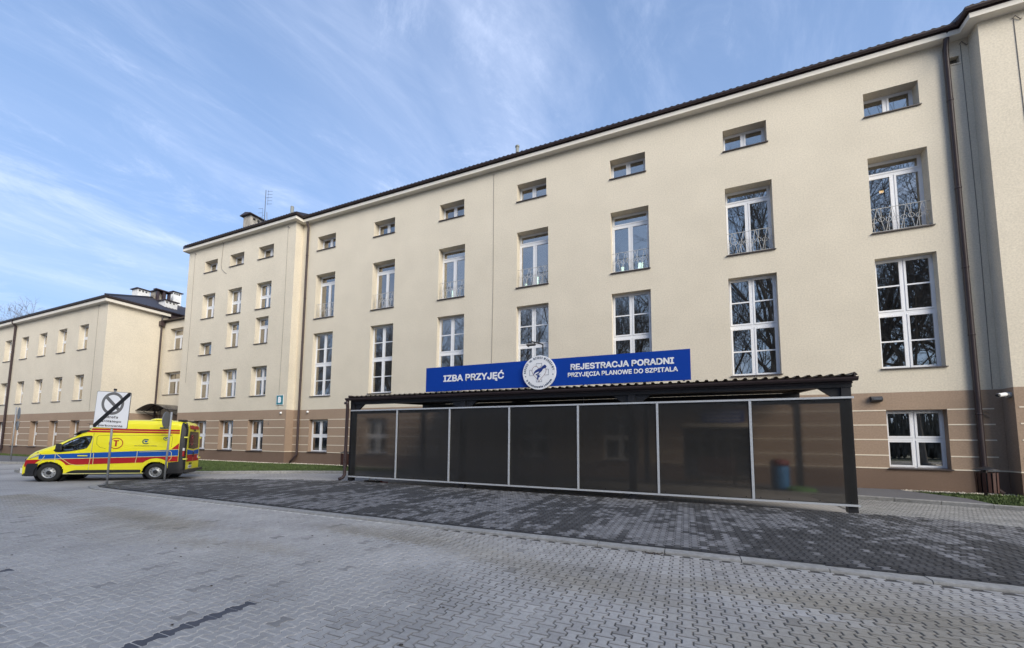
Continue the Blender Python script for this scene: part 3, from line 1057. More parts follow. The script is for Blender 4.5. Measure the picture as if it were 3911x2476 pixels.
# left projecting block
lb_rows = []
b2x = [(-17.78, -15.98), (-14.27, -12.44), (-10.62, -8.80)]
for a, b in b2x:
    lb_rows.append((a, b, 16.79, 17.86, 'small', .56))
    lb_rows.append((a + .03, b - .03, 12.53, 14.75, 'cross', .44))
    lb_rows.append((a, b, 5.36, 7.76, 'cross6', .45))
    lb_rows.append((a + (.05 if a < -17 else 0), b, .97, 3.43, 'cross', .42))
lb_rows.append((-17.70, -16.05, 9.23, 10.33, 'single', .45))
lb_rows.append((-14.05, -12.52, 9.62, 11.82, 'tlight', .44))
lb_rows.append((-10.48, -8.94, 9.62, 11.82, 'tlight', .44))
XB0 = -20.23
lb_ops = [(a, b, c, d, e) for a, b, c, d, k_, e in lb_rows]
zone_cells(wall, XB0, XL_, -PJ, 0, ZT, lb_ops)
zn = [(0, ZPL, 2), (ZPL, ZBB, 1), (ZBB, ZT, 0)]
for a, b, mi in zn:
    wall.quad((XL_, -PJ, a), (XL_, 0, a), (XL_, 0, b), (XL_, -PJ, b), mi)
    wall.quad((XB0, 12, a), (XB0, -PJ, a), (XB0, -PJ, b), (XB0, 12, b), mi)
    wall.quad((XR_, 0, a), (XR_, -PJ, a), (XR_, -PJ, b), (XR_, 0, b), mi)
    wall.quad((XR_, -PJ, a), (48, -PJ, a), (48, -PJ, b), (XR_, -PJ, b), mi)
    wall.quad((48, -PJ, a), (48, 12, a), (48, 12, b), (48, -PJ, b), mi)
    wall.quad((XB0, 12, a), (48, 12, a), (48, 12, b), (XB0, 12, b), mi)
wall.build('wall', [CREAM, BROWN, DARKBROWN], hosp)
MB().box(XB0 + .3, 47.7, 4.6, 4.8, .1, ZT - .2).build('interior_wall', INNER, hosp)
for zf in (.05, 4.35, 10.75, 15.7, 18.9):
    MB().box(XB0 + .05, 47.9, .75, 11.9, zf - .12, zf + .12).build('floor_slab', INNER, hosp)
px_list = np.arange(-17, 47, 5.6) + .4
for xq in px_list:
    if abs(xq - 6) < 60:
        MB().box(xq - .08, xq + .08, .8, 4.6, .2, ZT - .4).build('interior_wall', INNER, hosp)

lamp_cfg = {(2, 1): [(.22, .12, .16, .85), (.72, .22, .16, .80)], (3, 1): [(.08, .10, .10, .55), (.45, .12, .12, .85), (.9, .25, .10, .75)],
            (4, 1): [(.20, .35, .14, .40), (.66, .12, .14, .72), (.75, .12, .08, .72)], (6, 1): [(.36, 2.35, .14, .10)]}
names_col = ['first', 'second', 'third', 'fourth', 'fifth', 'sixth', 'seventh']
for (i, r, a, b, z0, z1, dep, kd) in specs:
    cur = 0.0
    if r == 0: cur = random.choice([0.0, 1.0, 1.0])
    if r == 3: cur = random.choice([0.0, .5])
    make_window(hosp, a, b, z0, z1, 0, dep, kd, rail=(r == 1), curtain=cur, lamps=lamp_cfg.get((i, r), ()))
for a, b, c, d, k_, e in lb_rows:
    make_window(hosp, a, b, c, d, -PJ, e, k_, curtain=random.choice([0, 1.0, 1.0, .6]))
# pale blind seen behind the lower right pane of the seventh tall window
MB().box(X0C + 6 * SP + 1.06, X0C + 6 * SP + 1.93, .50, .52, 5.3, 6.46).build('curtain', mat('pale_blind', (.42, .41, .30), .9), hosp)

# plaster bands
for z in LINES + [.985]:
    mb = MB()
    gr = sorted([(o[0], o[1]) for o in main_ops if o[2] < 3 and o[3] > 2.5])
    xs = XL_
    end = XR_ - .24 if z != .985 else XR_
    for a, b in gr:
        lo, hi = (a, b)
        if z == .985: lo, hi = a - .045, b + .045
        if lo > xs: mb.box(xs, lo, -.012, .03, z - .024, z + .024)
        xs = hi
    mb.box(xs, end, -.012, .03, z - .024, z + .024)
    lo0 = XB0 + (.12 if z != .985 else 0); end2 = XL_ - (.12 if z != .985 else -.012)
    xs = lo0
    for a, b in sorted([(o[0], o[1]) for o in lb_ops if o[3] < 3.6]):
        e_ = .045 if z == .985 else 0
        if a - e_ > xs: mb.box(xs, a - e_, -PJ - .012, -PJ + .03, z - .024, z + .024)
        xs = b + e_
    mb.box(xs, end2, -PJ - .012, -PJ + .03, z - .024, z + .024)
    if z == .985:
        mb.box(XL_ - .02, XL_ + .012, -PJ + .031, -.013, z - .024, z + .024)
        mb.box(XR_ - .012, XR_ + .02, -PJ + .031, -.013, z - .024, z + .024)
    mb.box(XR_ + (.10 if z != .985 else -.012), 48, -PJ - .012, -PJ + .03, z - .024, z + .024)
    split_boxes(mb, 'plaster_band', BAND, hosp)

# cornice (soffit + fascia) following the two projections
OV = .40


def cornice(bld, segs, z0, z1):
    mb = MB()
    for (xa, xb, ya, yb) in segs:
        mb.box(xa, xb, ya, yb, z0, z1)
    mb.build('cornice', SOFFIT, bld)


cornice(hosp, [(XB0 - OV, XL_ + OV, -PJ - OV, -PJ + .2), (XL_ + OV, XR_ - OV, -OV, .3), (XR_ - OV, 48.4, -PJ - OV, -PJ + .2),
               (XB0 - OV, XB0 + .1, -PJ + .2, 12), (XL_ - .3, XL_ + OV, -PJ + .2, .3), (XR_ - OV, XR_ + .3, -PJ + .2, .3)], ZT, ZT + .21)


def gutter(bld, path, r=.085, name='gutter'):
    """half-round gutter trough along a path of points (outer lip height)"""
    mb = MB(); prof = []
    for t in range(9):
        a = math.pi + math.pi * t / 8
        prof.append((math.cos(a) * r, math.sin(a) * r))
    prof = [(-r - .012, .012)] + prof + [(r, .0)]
    pts = [Vector(p) for p in path]; k = 0
    rings = []
    for i, p in enumerate(pts):
        dirs = []
        if i > 0: dirs.append((pts[i] - pts[i - 1]).normalized())
        if i < len(pts) - 1: dirs.append((pts[i + 1] - pts[i]).normalized())
        nr = [Vector((d.y, -d.x, 0)) for d in dirs]         # outward = right of travel
        n = sum(nr, Vector()) / len(nr)
        n = n / max(n.length_squared, 1e-6) if len(nr) == 2 else n
        rings.append([p + n * (-a) + Vector((0, 0, b)) for a, b in prof])
    m = len(prof)
    vs = [tuple(q) for rg in rings for q in rg]
    fs = [(i * m + j, (i + 1) * m + j, (i + 1) * m + j + 1, i * m + j + 1) for i in range(len(rings) - 1) for j in range(m - 1)]
    fs += [tuple(range(m)), tuple(range((len(rings) - 1) * m, len(rings) * m))]
    mb.add(vs, fs)
    return mb.build(name, GUTTER, bld, smooth=False)


gz = ZT + .37
gutter(hosp, [(XB0 - OV + .9, -PJ - OV - .09, gz), (XL_ + OV + .09, -PJ - OV - .09, gz), (XL_ + OV + .09, -OV - .09, gz),
              (XR_ - OV - .09, -OV - .09, gz), (XR_ - OV - .09, -PJ - OV - .09, gz), (48.4, -PJ - OV - .09, gz)], .095)
fb = MB()      # dark fascia strip between cornice and tiles
for (xa, xb, y) in ((XB0 - OV, XL_ + OV, -PJ - OV + .005), (XL_ + OV, XR_ - OV, -OV + .005), (XR_ - OV, 48.4, -PJ - OV + .005)):
    fb.box(xa, xb, y, y + .03, ZT + .212, ZT + .50)
fb.box(XL_ + OV - .035, XL_ + OV - .005, -PJ - OV + .036, -OV + .004, ZT + .212, ZT + .50)
fb.box(XR_ - OV + .005, XR_ - OV + .035, -PJ - OV + .036, -OV + .004, ZT + .212, ZT + .50)
fb.box(XB0 - OV + .005, XB0 - OV + .03, -PJ - OV + .04, 12, ZT + .212, ZT + .50)
fb.build('fascia_board', GUTTER, hosp)


def roof_sheet(bld, x0, x1, y0, y1, z0, slope, hipl=False, hipr=False, dx=.062, per=.30, amp=.030, step=.42, name='roof'):
    """profiled metal tile roof: height rises from the eave at y0, hipped at the ends if asked"""
    xs = np.arange(x0, x1 + dx, dx); xs = np.clip(xs, x0, x1)
    fine = [y0, y0 + .06, y0 + .5, y0 + 1.0, y0 + 1.8]
    ys = np.array(fine + list(np.linspace(y0 + 3, y1, 6)))
    X, Yg = np.meshgrid(xs, ys, indexing='ij')
    dd = Yg - y0
    if hipl: dd = np.minimum(dd, X - x0)
    if hipr: dd = np.minimum(dd, x1 - X)
    dd = np.minimum(dd, np.maximum(0, 2 * (6.2) - (Yg - y0)))
    Z = z0 + slope * dd + amp * np.maximum(0, np.cos(2 * np.pi * X / per)) ** .6 * 1.5
    nx, ny = X.shape
    mb = MB(); mb.v = np.stack([X, Yg, Z], 2).reshape(-1, 3).tolist()
    mb.f = [(i * ny + j, (i + 1) * ny + j, (i + 1) * ny + j + 1, i * ny + j + 1) for i in range(nx - 1) for j in range(ny - 1)]
    mb.m = [0] * len(mb.f)
    # front skirt giving the sheets their thickness
    k = len(mb.v)
    for i in range(nx):
        mb.v.append((float(xs[i]), y0 + .01, float(Z[i, 0]) - .05))
    for i in range(nx - 1):
        mb.f.append((i * ny, k + i, k + i + 1, (i + 1) * ny)); mb.m.append(0)
    return mb.build(name, ROOF, bld)


zr = ZT + .44
SLOPE = .34
roof_sheet(hosp, XB0 - .1, XL_ + OV + .06, -PJ - OV - .12, 11.0, zr, SLOPE, hipl=True)
roof_sheet(hosp, XL_ + OV + .03, XR_ - OV - .03, -OV - .12, 11.0, zr, SLOPE)
roof_sheet(hosp, XR_ - OV - .06, 48.6, -PJ - OV - .12, 11.0, zr, SLOPE)
side = MB()
for xx in (XL_ + OV + .062, XR_ - OV - .062):
    side.add([(xx, -PJ - OV - .11, zr - .06), (xx, 5, zr - .06), (xx, 5, zr + SLOPE * 6.2), (xx, -PJ - OV - .11, zr + .04)], [(0, 1, 2, 3)])
side.build('verge_trim', ROOF, hosp)

downpipe(hosp, [(-5.6, -.32, 19.45), (-5.6, -.28, 19.10), (-5.63, -.13, 18.78), (-5.64, -.13, 1.0), (-5.64, -.14, .75), (-6.05, -.40, .14)], .085, (16.5, 13, 9.5, 6.5, 3.2))
downpipe(hosp, [(31.68, -.32, 19.45), (31.68, -.28, 19.12), (31.70, -.13, 18.85), (31.72, -.13, 1.0), (31.74, -.14, .55), (32.05, -.42, .14)], .095, (16.5, 12.6, 9.2, 6.4, 3.2))
cb = MB()
for (x, y, za, zb) in ((10.525, -.012, 19.0, 5.4), (-19.35, -PJ - .012, 18.87, 6.9), (-7.22, -PJ - .012, 18.88, 4.25), (32.22, -.012, 18.95, 4.2), (33.46, -PJ - .012, 18.9, 4.2)):
    cb = MB(); cb.tube([(x, y, za), (x + .04, y, (za + zb) / 2), (x - .01, y, zb)], .011, 5)
    if x != 10.525:
        cb.tube([(x - .03, y - .02, za + .02), (x + .02, y - .05, za + .10), (x + .16, y - .03, za - .08), (x + .22, y - .01, za - .06)], .02, 5)
    cb.build('conductor_cable', CABLE, hosp)
cb = MB(); cb.tube([(-15.30, -PJ - OV - .02, 19.3), (-15.32, -PJ - .02, 19.15), (-15.36, -PJ - .015, 18.2), (-15.45, -PJ - .015, 17.2), (-15.30, -PJ - .015, 16.75), (-14.95, -PJ - .02, 16.45), (-14.62, -PJ - .02, 16.25)], .017, 5)
cb.build('hanging_cable', CABLE, hosp)
# loose broken plaster ornament marks at the base corners
vg = MB(); vg.box(VENT[0] - .03, VENT[1] + .03, -.03, .002, VENT[2] - .05, VENT[2]); vg.build('vent_ledge', BAND, hosp)
MB().box(VENT[0], VENT[1], .22, .24, VENT[2], VENT[3]).build('vent_grille', mat('vent_dark', (.12, .11, .09), .9), hosp)

# chimney, vents on the main roof
ch = MB(); ch.box(-18.35, -17.25, 3, 5.2, 20.6, 24.15); c1_ = ch.build('chimney', OLDW, hosp)
MB().prism([(-18.6, 24.15), (-17.0, 24.15), (-17.0, 24.22), (-17.8, 24.42), (-18.6, 24.22)], lambda a, b, t: (a, t, b), 2.75, 5.45).build('chimney_cap', GUTTER, c1_)
hs = MB()
for k in range(4):
    hs.box(-17.26, -17.235, 3.25 + k * .47, 3.50 + k * .47, 23.72, 23.95)
hs.build('flue_opening', mat('flue_dark', (.02, .02, .02), 1), c1_)
vp = MB(); vp.tube([(-11.45, 3.0, 20.9), (-11.45, 3.0, 23.6)], .155, 12); vp.build('vent_pipe', ZINC, hosp, smooth=True)
vp = MB(); vp.tube([(10.97, 3.0, 20.6), (10.97, 3.0, 22.75)], .12, 12); vp.lathe([(.0, 22.86), (.15, 22.84), (.15, 22.74), (.0, 22.70)], (10.97, 3.0, 0), 12)
vp.build('vent_pipe', ZINC, hosp, smooth=True)

# entrance doors behind the shelter
DOORF = mat('door_frame_dark', (.06, .06, .065), .5)
dr = MB()
a, b, c, d = ENT
for (p, q) in ((a, a + .08), (b - .08, b), ((a + b) / 2 - .06, (a + b) / 2 + .06), (a + .75, a + .82), (b - .82, b - .75)):
    dr.box(p, q, .22, .28, c, d)
dr.box(a, b, .22, .28, d - .1, d); dr.box(a, b, .215, .275, 2.15, 2.23)
doors = dr.build('entrance_door', DOORF, hosp)
for (p, q) in ((a + .08, a + .75), (a + .82, (a + b) / 2 - .06), ((a + b) / 2 + .06, b - .82), (b - .75, b - .08)):
    MB().box(p, q, .245, .253, c, 2.15).build('pane', GLASS, doors)
    MB().box(p, q, .245, .253, 2.23, d - .1).build('pane', GLASS, doors)
MB().box(a - .1, b + .1, -.10, -.002, d + .02, d + .20).build('door_lintel_box', BAND, hosp)

# ---------------- left two-storey wing
WX, WY = -25.6, -4.2
wing = thing('hospital_wing', 'lower three-level cream hospital wing with hipped dark roof at the far left', 'building', (-40, -4.2, 0))
wops, wspecs = [], []
for i in range(8):
    xl = -30.47 - i * 4.12
    for (z0, z1, kd, dep) in ((10.05, 12.42, 'cross', .42), (5.28, 7.66, 'cross', .42), (.90, 3.42, 'cross', .42)):
        wops.append((xl, xl + 1.72, z0, z1, dep)); wspecs.append((xl, xl + 1.72, z0, z1, dep, kd, i))
ww = MB()
WZT = 14.05
zone_cells(ww, -64, WX, WY, 0, WZT, wops)
for a, b, mi in [(0, ZPL, 2), (ZPL, ZBB, 1), (ZBB, WZT, 0)]:
    ww.quad((WX, WY, a), (WX, 11.8, a), (WX, 11.8, b), (WX, WY, b), mi)
    ww.quad((-64, WY, a), (-64, 11.8, a), (-64, 11.8, b), (-64, WY, b), mi)
    ww.quad((-64, 11.8, a), (WX, 11.8, a), (WX, 11.8, b), (-64, 11.8, b), mi)
ww.build('wall', [CREAM, BROWN, DARKBROWN], wing)
MB().box(-63.8, WX - .2, WY + 4.2, WY + 4.4, .1, WZT).build('interior_wall', INNER, wing)
for zf in (4.3, 8.9, 13.6):
    MB().box(-63.9, WX - .05, WY + .7, 11.7, zf - .1, zf + .1).build('floor_slab', INNER, wing)
for (a, b, z0, z1, dep, kd, i) in wspecs:
    if a > -53: make_window(wing, a, b, z0, z1, WY, dep, kd, curtain=random.choice([0, 1, .6]))
for z in LINES + [.985]:
    mb = MB(); xs = -64
    for a, b in sorted([(o[0], o[1]) for o in wops if o[3] < 4]):
        if a > xs: mb.box(xs, a, WY - .012, WY + .03, z - .024, z + .024)
        xs = b
    mb.box(xs, WX - (.12 if z != .985 else -.012), WY - .012, WY + .03, z - .024, z + .024)
    if z == .985: mb.box(WX - .02, WX + .012, WY + .031, 11, z - .024, z + .024)
    split_boxes(mb, 'plaster_band', BAND, wing)
cornice(wing, [(-64.4, WX + OV, WY - OV, WY + .2), (WX - .2, WX + OV, WY + .2, .75)], WZT, WZT + .25)
gutter(wing, [(-64.4, WY - OV - .08, WZT + .40), (WX + OV + .08, WY - OV - .08, WZT + .40), (WX + OV + .08, 6, WZT + .40)], .085)
MB().box(-64.4, WX + OV - .02, WY - OV + .002, WY - OV + .04, WZT + .252, WZT + .52).box(WX + OV - .04, WX + OV - .002, WY - OV + .05, 8, WZT + .252, WZT + .52).box(WX - .1, WX + OV - .05, .76, 8, WZT - .1, WZT + .25).build('fascia_board', GUTTER, wing)
# hipped roof with profiled sheets
rz = WZT + .47; RS = .42
X1, Y0, Y1, XW = WX + OV + .1, WY - OV - .1, WY - OV - .1 + 16.4, -64.5
h = 8.2
rf = MB()
xs = np.arange(XW, X1 + .05, .10); xs = np.clip(xs, XW, X1)
prev = None
for x in xs:                                # front slope ribs
    top = min(h, max(0.0, X1 - x))
    dzz = .035 * max(0, math.cos(2 * math.pi * x / .3)) ** .6 * 1.4
    cur = [(x, Y0, rz + dzz), (x, Y0 + top, rz + RS * top + dzz)]
    if prev: rf.add([prev[0], cur[0], cur[1], prev[1]], [(0, 1, 2, 3)])
    prev = cur
prev = None
for y in np.arange(Y0, Y1 + .05, .10):      # end slope ribs
    y = min(y, Y1)
    top = min(y - Y0, Y1 - y, h)
    dzz = .035 * max(0, math.cos(2 * math.pi * y / .3)) ** .6 * 1.4
    cur = [(X1, y, rz + dzz), (X1 - top, y, rz + RS * top + dzz)]
    if prev: rf.add([prev[0], cur[0], cur[1], prev[1]], [(0, 1, 2, 3)])
    prev = cur
rf.add([(XW, Y1, rz), (X1, Y1, rz), (X1 - h, Y0 + h, rz + RS * h), (XW, Y0 + h, rz + RS * h)], [(0, 1, 2, 3)])
rf.add([(XW, Y0, rz), (X1, Y0, rz), (X1, Y0, rz - .06), (XW, Y0, rz - .06)], [(0, 1, 2, 3)])
rf.add([(X1, Y0, rz), (X1, Y1, rz), (X1, Y1, rz - .06), (X1, Y0, rz - .06)], [(0, 1, 2, 3)])
rf.build('roof', ROOF, wing)
rc = MB(); rc.tube([(X1, Y0, rz + .05), (X1 - h, Y0 + h, rz + RS * h + .06), (XW, Y0 + h, rz + RS * h + .06)], .09, 6); rc.build('ridge_cap', ROOF, wing)


def wing_chimney(x0, x1, y0, y1, z0, z1, m, vents=3, capc=GUTTER):
    c = MB(); c.box(x0, x1, y0, y1, z0, z1); o = c.build('chimney', m, wing)
    xm, ym = (x0 + x1) / 2, (y0 + y1) / 2
    cp = MB(); e = .16
    cp.add([(x0 - e, y0 - e, z1), (x1 + e, y0 - e, z1), (x1 + e, y1 + e, z1), (x0 - e, y1 + e, z1),
            (x0 - e, y0 - e, z1 + .07), (x1 + e, y0 - e, z1 + .07), (x1 + e, y1 + e, z1 + .07), (x0 - e, y1 + e, z1 + .07), (xm, y0 + .35, z1 + .22), (xm, y1 - .35, z1 + .22)],
           [(0, 3, 2, 1), (0, 1, 5, 4), (1, 2, 6, 5), (2, 3, 7, 6), (3, 0, 4, 7), (4, 5, 8), (5, 6, 9, 8), (6, 7, 9), (7, 4, 8, 9)])
    cp.build('chimney_cap', capc, o)
    v = MB(); n = vents
    for k in range(n):
        ya = y0 + (y1 - y0) * (k + .5) / (n + .6)
        v.box(x1 - .01, x1 + .012, ya - .07, ya + .09, z1 - .28, z1 - .10)
    v.build('flue_opening', mat('flue_grey', (.10, .10, .10), 1), o)


wing_chimney(-28.75, -27.6, 1.35, 2.55, 15.3, 16.30, WHITEW)
wing_chimney(-32.7, -31.6, .70, 1.85, 16.5, 17.92, WHITEW)
wing_chimney(-32.5, -31.6, 4.2, 5.05, 16.8, 18.72, WHITEW)
wing_chimney(-32.6, -31.6, 2.4, 3.45, 16.9, 18.22, OLDW, 2)
rp = MB()
for (x, y) in ((-31.5, 2.35), (-31.4, 2.9), (-31.5, 3.5)):
    rp.box(x, x + .28, y, y + .22, 16.9, 18.3)
rp.box(-31.55, -31.0, 2.1, 3.8, 18.25, 18.36)
rp.build('ventilation_duct', GUTTER, wing)
for (x, y) in ((-33.5, -3.6), (-39, -3.4), (-46, -3.3)):
    v = MB(); v.box(x - .35, x + .35, y, y + .5, rz + .2, rz + .72 + .0); v.build('roof_vent', ROOF, wing)
downpipe(wing, [(-44.3, WY - .42, 14.4), (-44.3, WY - .38, 14.1), (-44.32, WY - .13, 13.8), (-44.5, WY - .13, .6), (-44.7, WY - .3, .14)], .10, (11, 8, 4.5))
cb = MB(); cb.tube([(-27.22, WY - .012, 13.85), (-27.2, WY - .012, 4.25)], .012, 5); cb.tube([(-27.3, WY - .03, 13.9), (-27.1, WY - .05, 13.95), (-26.95, WY - .03, 13.85)], .02, 5)
cb.build('conductor_cable', CABLE, wing)

# ---------------- link between wing and main block
link = thing('link_building', 'narrow recessed cream link between the low wing and the tall block', 'building', (-23, .4, 0))
LY, LX0, LX1 = .40, WX + .003, XB0 - .003
lops = [(-24.45, -22.3, 10.47, 12.62, .5), (-24.85, -22.3, 6.10, 8.30, .5), (-23.9, -22.4, .12, 3.4, .5)]
lw = MB(); zone_cells(lw, LX0, LX1, LY, 0, 13.35, lops); lw.build('wall', [CREAM, BROWN, DARKBROWN], link)
for o_ in lops[:2]:
    make_window(link, o_[0], o_[1], o_[2], o_[3], LY, .5, 'tlight', curtain=random.choice([.9, .5]))
MB().box(-23.9, -22.4, LY + .4, LY + .46, .12, 3.4).build('door', DOORF, link)
MB().box(LX0 + .1, LX1 - .1, LY + 3, LY + 3.1, .1, 13.3).build('interior_wall', INNER, link)
gutter(link, [(LX0 + .02, LY - .22, 13.50), (LX1 - .02, LY - .22, 13.50)], .10)
lr = MB(); lr.add([(LX0, LY - .3, 13.5), (LX1, LY - .3, 13.5), (LX1, 8, 15.4), (LX0, 8, 15.4)], [(0, 1, 2, 3)])
lr.box(LX0, LX1, LY - .12, LY + .1, 13.35, 13.49); lr.build('roof', ROOF, link)
dp = MB(); dp.tube([(WX + .16, .12, 14.0), (WX + .16, .12, 13.4)], .07, 8); dp.box(WX + .02, WX + .36, -.08, .30, 12.95, 13.42)
dp.tube([(WX + .17, .12, 13.0), (WX + .16, .12, .3)], .085, 10)
dp.build('downpipe', GUTTER, link)
# arched door canopy of the link
ac = thing('door_canopy', 'small arched black-framed canopy over the side door behind the ambulance', 'canopy', (-22.6, -.3, 4.3))
fr = MB(); gl = MB()
N = 14; xa0, xa1 = -25.5, -20.6; yA, yB = .38, -1.45
arc = [(xa0 + (xa1 - xa0) * i / N, 4.45 + .55 * math.sin(math.pi * i / N)) for i in range(N + 1)]
for yy in (yA, (yA + yB) / 2, yB):
    fr.tube([(x, yy, z) for x, z in arc], .03, 6)
fr.tube([(xa0, yA, 4.45), (xa0, yB, 4.45)], .03, 6); fr.tube([(xa1, yA, 4.45), (xa1, yB, 4.45)], .03, 6)
for xx in (xa0 + .5, xa1 - .5):
    fr.tube([(xx, yA, 3.6), (xx, yB + .2, 4.5)], .025, 6); fr.tube([(xx, yA, 3.5), (xx, yA, 4.7)], .03, 6)
fr.build('canopy_frame', BLACKM, ac)
for i in range(N):
    gl.quad((arc[i][0], yA, arc[i][1] + .035), (arc[i + 1][0], yA, arc[i + 1][1] + .035), (arc[i + 1][0], yB, arc[i + 1][1] + .035), (arc[i][0], yB, arc[i][1] + .035))
gl.build('canopy_sheet', mat('canopy_sheet_dark', (.05, .045, .045), .25), ac)

# ================================================================== SHELTER
CY = -8.6
sh = thing('entrance_shelter', 'long black steel shelter screened with seven smoked panels in front of the entrance', 'shelter', (16.4, -5.5, 0))
PXS = [7.40, 13.13, 19.58, 25.31]
for x in PXS:
    MB().box(x - .11, x + .11, CY + .04, CY + .26, .03, 3.62).build('post', BLACKM, sh)
for x in PXS:
    MB().box(x - .11, x + .11, -2.62, -2.40, .11, 4.0).build('post', BLACKM, sh)
zf, zb_, yb2 = 3.66, 4.02, -.06


def zroof(y):
    return zf + (zb_ - zf) * (y - CY) / (-2.5 - CY)


bm = MB(); bm.box(7.30, 25.44, CY + .02, CY + .28, 3.50, 3.66); bm.build('beam', BLACKM, sh)
bm = MB(); bm.box(7.30, 25.44, -2.64, -2.38, 3.84, 4.00); bm.build('beam', BLACKM, sh)
for x in PXS:
    r = MB(); r.prism([(CY + .05, zroof(CY) - .02), (yb2, zroof(yb2) - .02), (yb2, zroof(yb2) + .10), (CY + .05, zroof(CY) + .10)], lambda a, b, t: (t, a, b), x - .06, x + .06)
    r.build('rafter', BLACKM, sh)
for y in np.linspace(CY + .7, -.6, 9):
    zq = zroof(y)
    MB().box(7.34, 25.45, y - .04, y + .04, zq + .102, zq + .155).build('purlin', BLACKM, sh)
# gusset brackets between posts and beams
for i, x in enumerate(PXS):
    for y, zt in ((CY + .15, 3.50), (-2.51, 3.84)):
        for s in (-1, 1):
            if (i == 0 and s < 0) or (i == 3 and s > 0): continue
            g = MB(); g.prism([(x + s * .11, zt), (x + s * .62, zt), (x + s * .11, zt - .42)], lambda a, b, t: (a, t, b), y - .05, y + .05)
            g.build('bracket', BLACKM, sh)
# trapezoidal roof sheet: ribs run from back to front
rs = MB(); prof = []
x = 7.34; P = .26
while x < 25.40:
    prof += [(x, 0), (x + .13, 0), (x + .165, .052), (x + .225, .052), (x + .26, 0)]
    x += P
ys = [CY - .14, -5, yb2]
for y in ys:
    for (px, pz) in prof:
        rs.v.append((px, y, zroof(y) + .165 + pz))
n = len(prof)
for r_ in range(2):
    for i in range(n - 1):
        rs.f.append((r_ * n + i, r_ * n + i + 1, (r_ + 1) * n + i + 1, (r_ + 1) * n + i)); rs.m.append(0)
rs.build('roof_sheet', mat('shelter_roof_sheet', (.075, .062, .058), .45, nscale=4, namt=.2), sh)
for xx in (7.32, 25.47):
    t_ = MB(); t_.prism([(CY - .15, zroof(CY) - .0), (yb2, zroof(yb2) - .0), (yb2, zroof(yb2) + .235), (CY - .15, zroof(CY) + .235)], lambda a, b, t: (t, a, b), xx - .02, xx + .02)
    t_.build('verge_trim', BROWNM, sh)
MB().box(7.34, 25.45, CY - .02, CY + .012, 3.60, 3.80).build('front_fascia', BROWNM, sh)
gutter(sh, [(7.17, CY - .13, 3.755), (25.53, CY - .13, 3.755)], .10)
dp = MB(); dp.tube([(7.24, CY - .13, 3.66), (7.24, CY - .12, 3.50), (7.20, CY - .06, 3.36), (7.18, CY - .06, .30), (7.12, CY - .12, .16), (7.0, CY - .25, .10)], .075, 10)
dp.lathe([(.076, 3.60), (.09, 3.60), (.09, 3.50), (.076, 3.50)], (7.15, CY - .11, 0), 10)
dp.build('downpipe', GUTTER, sh, smooth=True)
MB().box(7.30, 25.42, CY + .045, CY + .13, 3.06, 3.20).build('rail_beam', BLACKM, sh)
# seven smoked polycarbonate panels in aluminium profiles, in front of the posts
VX = [7.40, 9.965, 12.57, 15.17, 17.78, 20.38, 22.98, 25.43]
zt0, zt1 = .235, 3.20
for i in range(7):
    a, b = VX[i] + .035, VX[i + 1] - .035
    nn = 26; pb = MB()
    xs_ = np.linspace(a, b, nn)
    for x in xs_:
        wv = .0035 * math.sin(x * 7.0) + .002 * math.sin(x * 23)
        pb.v += [(x, CY - .012 + wv, zt0 + .02), (x, CY - .012 + wv, zt1 - .02)]
    for k in range(nn - 1):
        pb.f.append((2 * k, 2 * k + 2, 2 * k + 3, 2 * k + 1)); pb.m.append(0)
    pb.build('smoked_panel', SMOKED, sh, smooth=True)
    gk = MB()
    for (p, q, r_, s) in ((a, b, zt0 + .0, zt0 + .045), (a, b, zt1 - .045, zt1), (a, a + .018, zt0 + .045, zt1 - .045), (b - .018, b, zt0 + .045, zt1 - .045)):
        gk.box(p, q, CY + .004, CY + .022, r_, s)
    gk.build('panel_gasket', BLACKP, sh)
    sc = MB()
    for t in (.06, .35, .65, .94):
        for zz_ in (zt0 + .085, zt1 - .075):
            sc.lathe([(0, -.026), (.016, -.024), (.016, -.010)], (a + (b - a) * t, CY, zz_), 8, 'y')
    sc.build('screw', BLACKP, sh)
for i, x in enumerate(VX[1:-1]):
    MB().box(x - .034, x + .034, CY - .040, CY + .0, zt0 + .03, zt1 - .025).build('mullion', ALU, sh)
MB().box(7.38, 25.45, CY - .046, CY + .002, zt0 - .028, zt0 + .028).build('bottom_rail', ALU, sh)
MB().box(7.38, 25.45, CY - .046, CY + .002, zt1 - .022, zt1 + .034).build('top_rail', ALU, sh)
# small things under the roof
for (x, y) in ((20.0, CY + .5), (17.0, -4)):
    s_ = MB(); s_.lathe([(0, .05), (.05, .05), (.09, 0), (.0, -.02)], (x, y, 3.55), 12); s_.tube([(x, y, 3.6), (x, y, zroof(y) + .1)], .012, 6)
    tag(s_.build('shelter_lamp', GALV), 'small round lamp under the shelter roof ' + ('just behind the front beam near the sixth panel' if y < -6 else 'halfway back to the wall above the middle panels'), 'lamp', 'lamps under the shelter roof')

# black rubber foot with red and white post stub behind the first panel
ft = thing('barrier_foot', 'black rubber barrier foot with two short white stubs behind the leftmost smoked panel', 'barrier foot', (8.45, -8.2, 0))
MB().prism([(-.42, 0), (.42, 0), (.36, .07), (-.36, .07)], lambda a, b, t: (8.45 + a, -8.2 + t, b), -.17, .17).build('base', RUBBER, ft)
for dx in (-.2, .14):
    s_ = MB(); s_.tube([(8.45 + dx, -8.2, .07), (8.45 + dx, -8.2, .22)], .022, 8); s_.build('stub', CAMW, ft)
rb = MB(); rb.box(8.86, 9.25, -8.22, -8.17, .01, .05); rb.build('strip', REDP, ft)

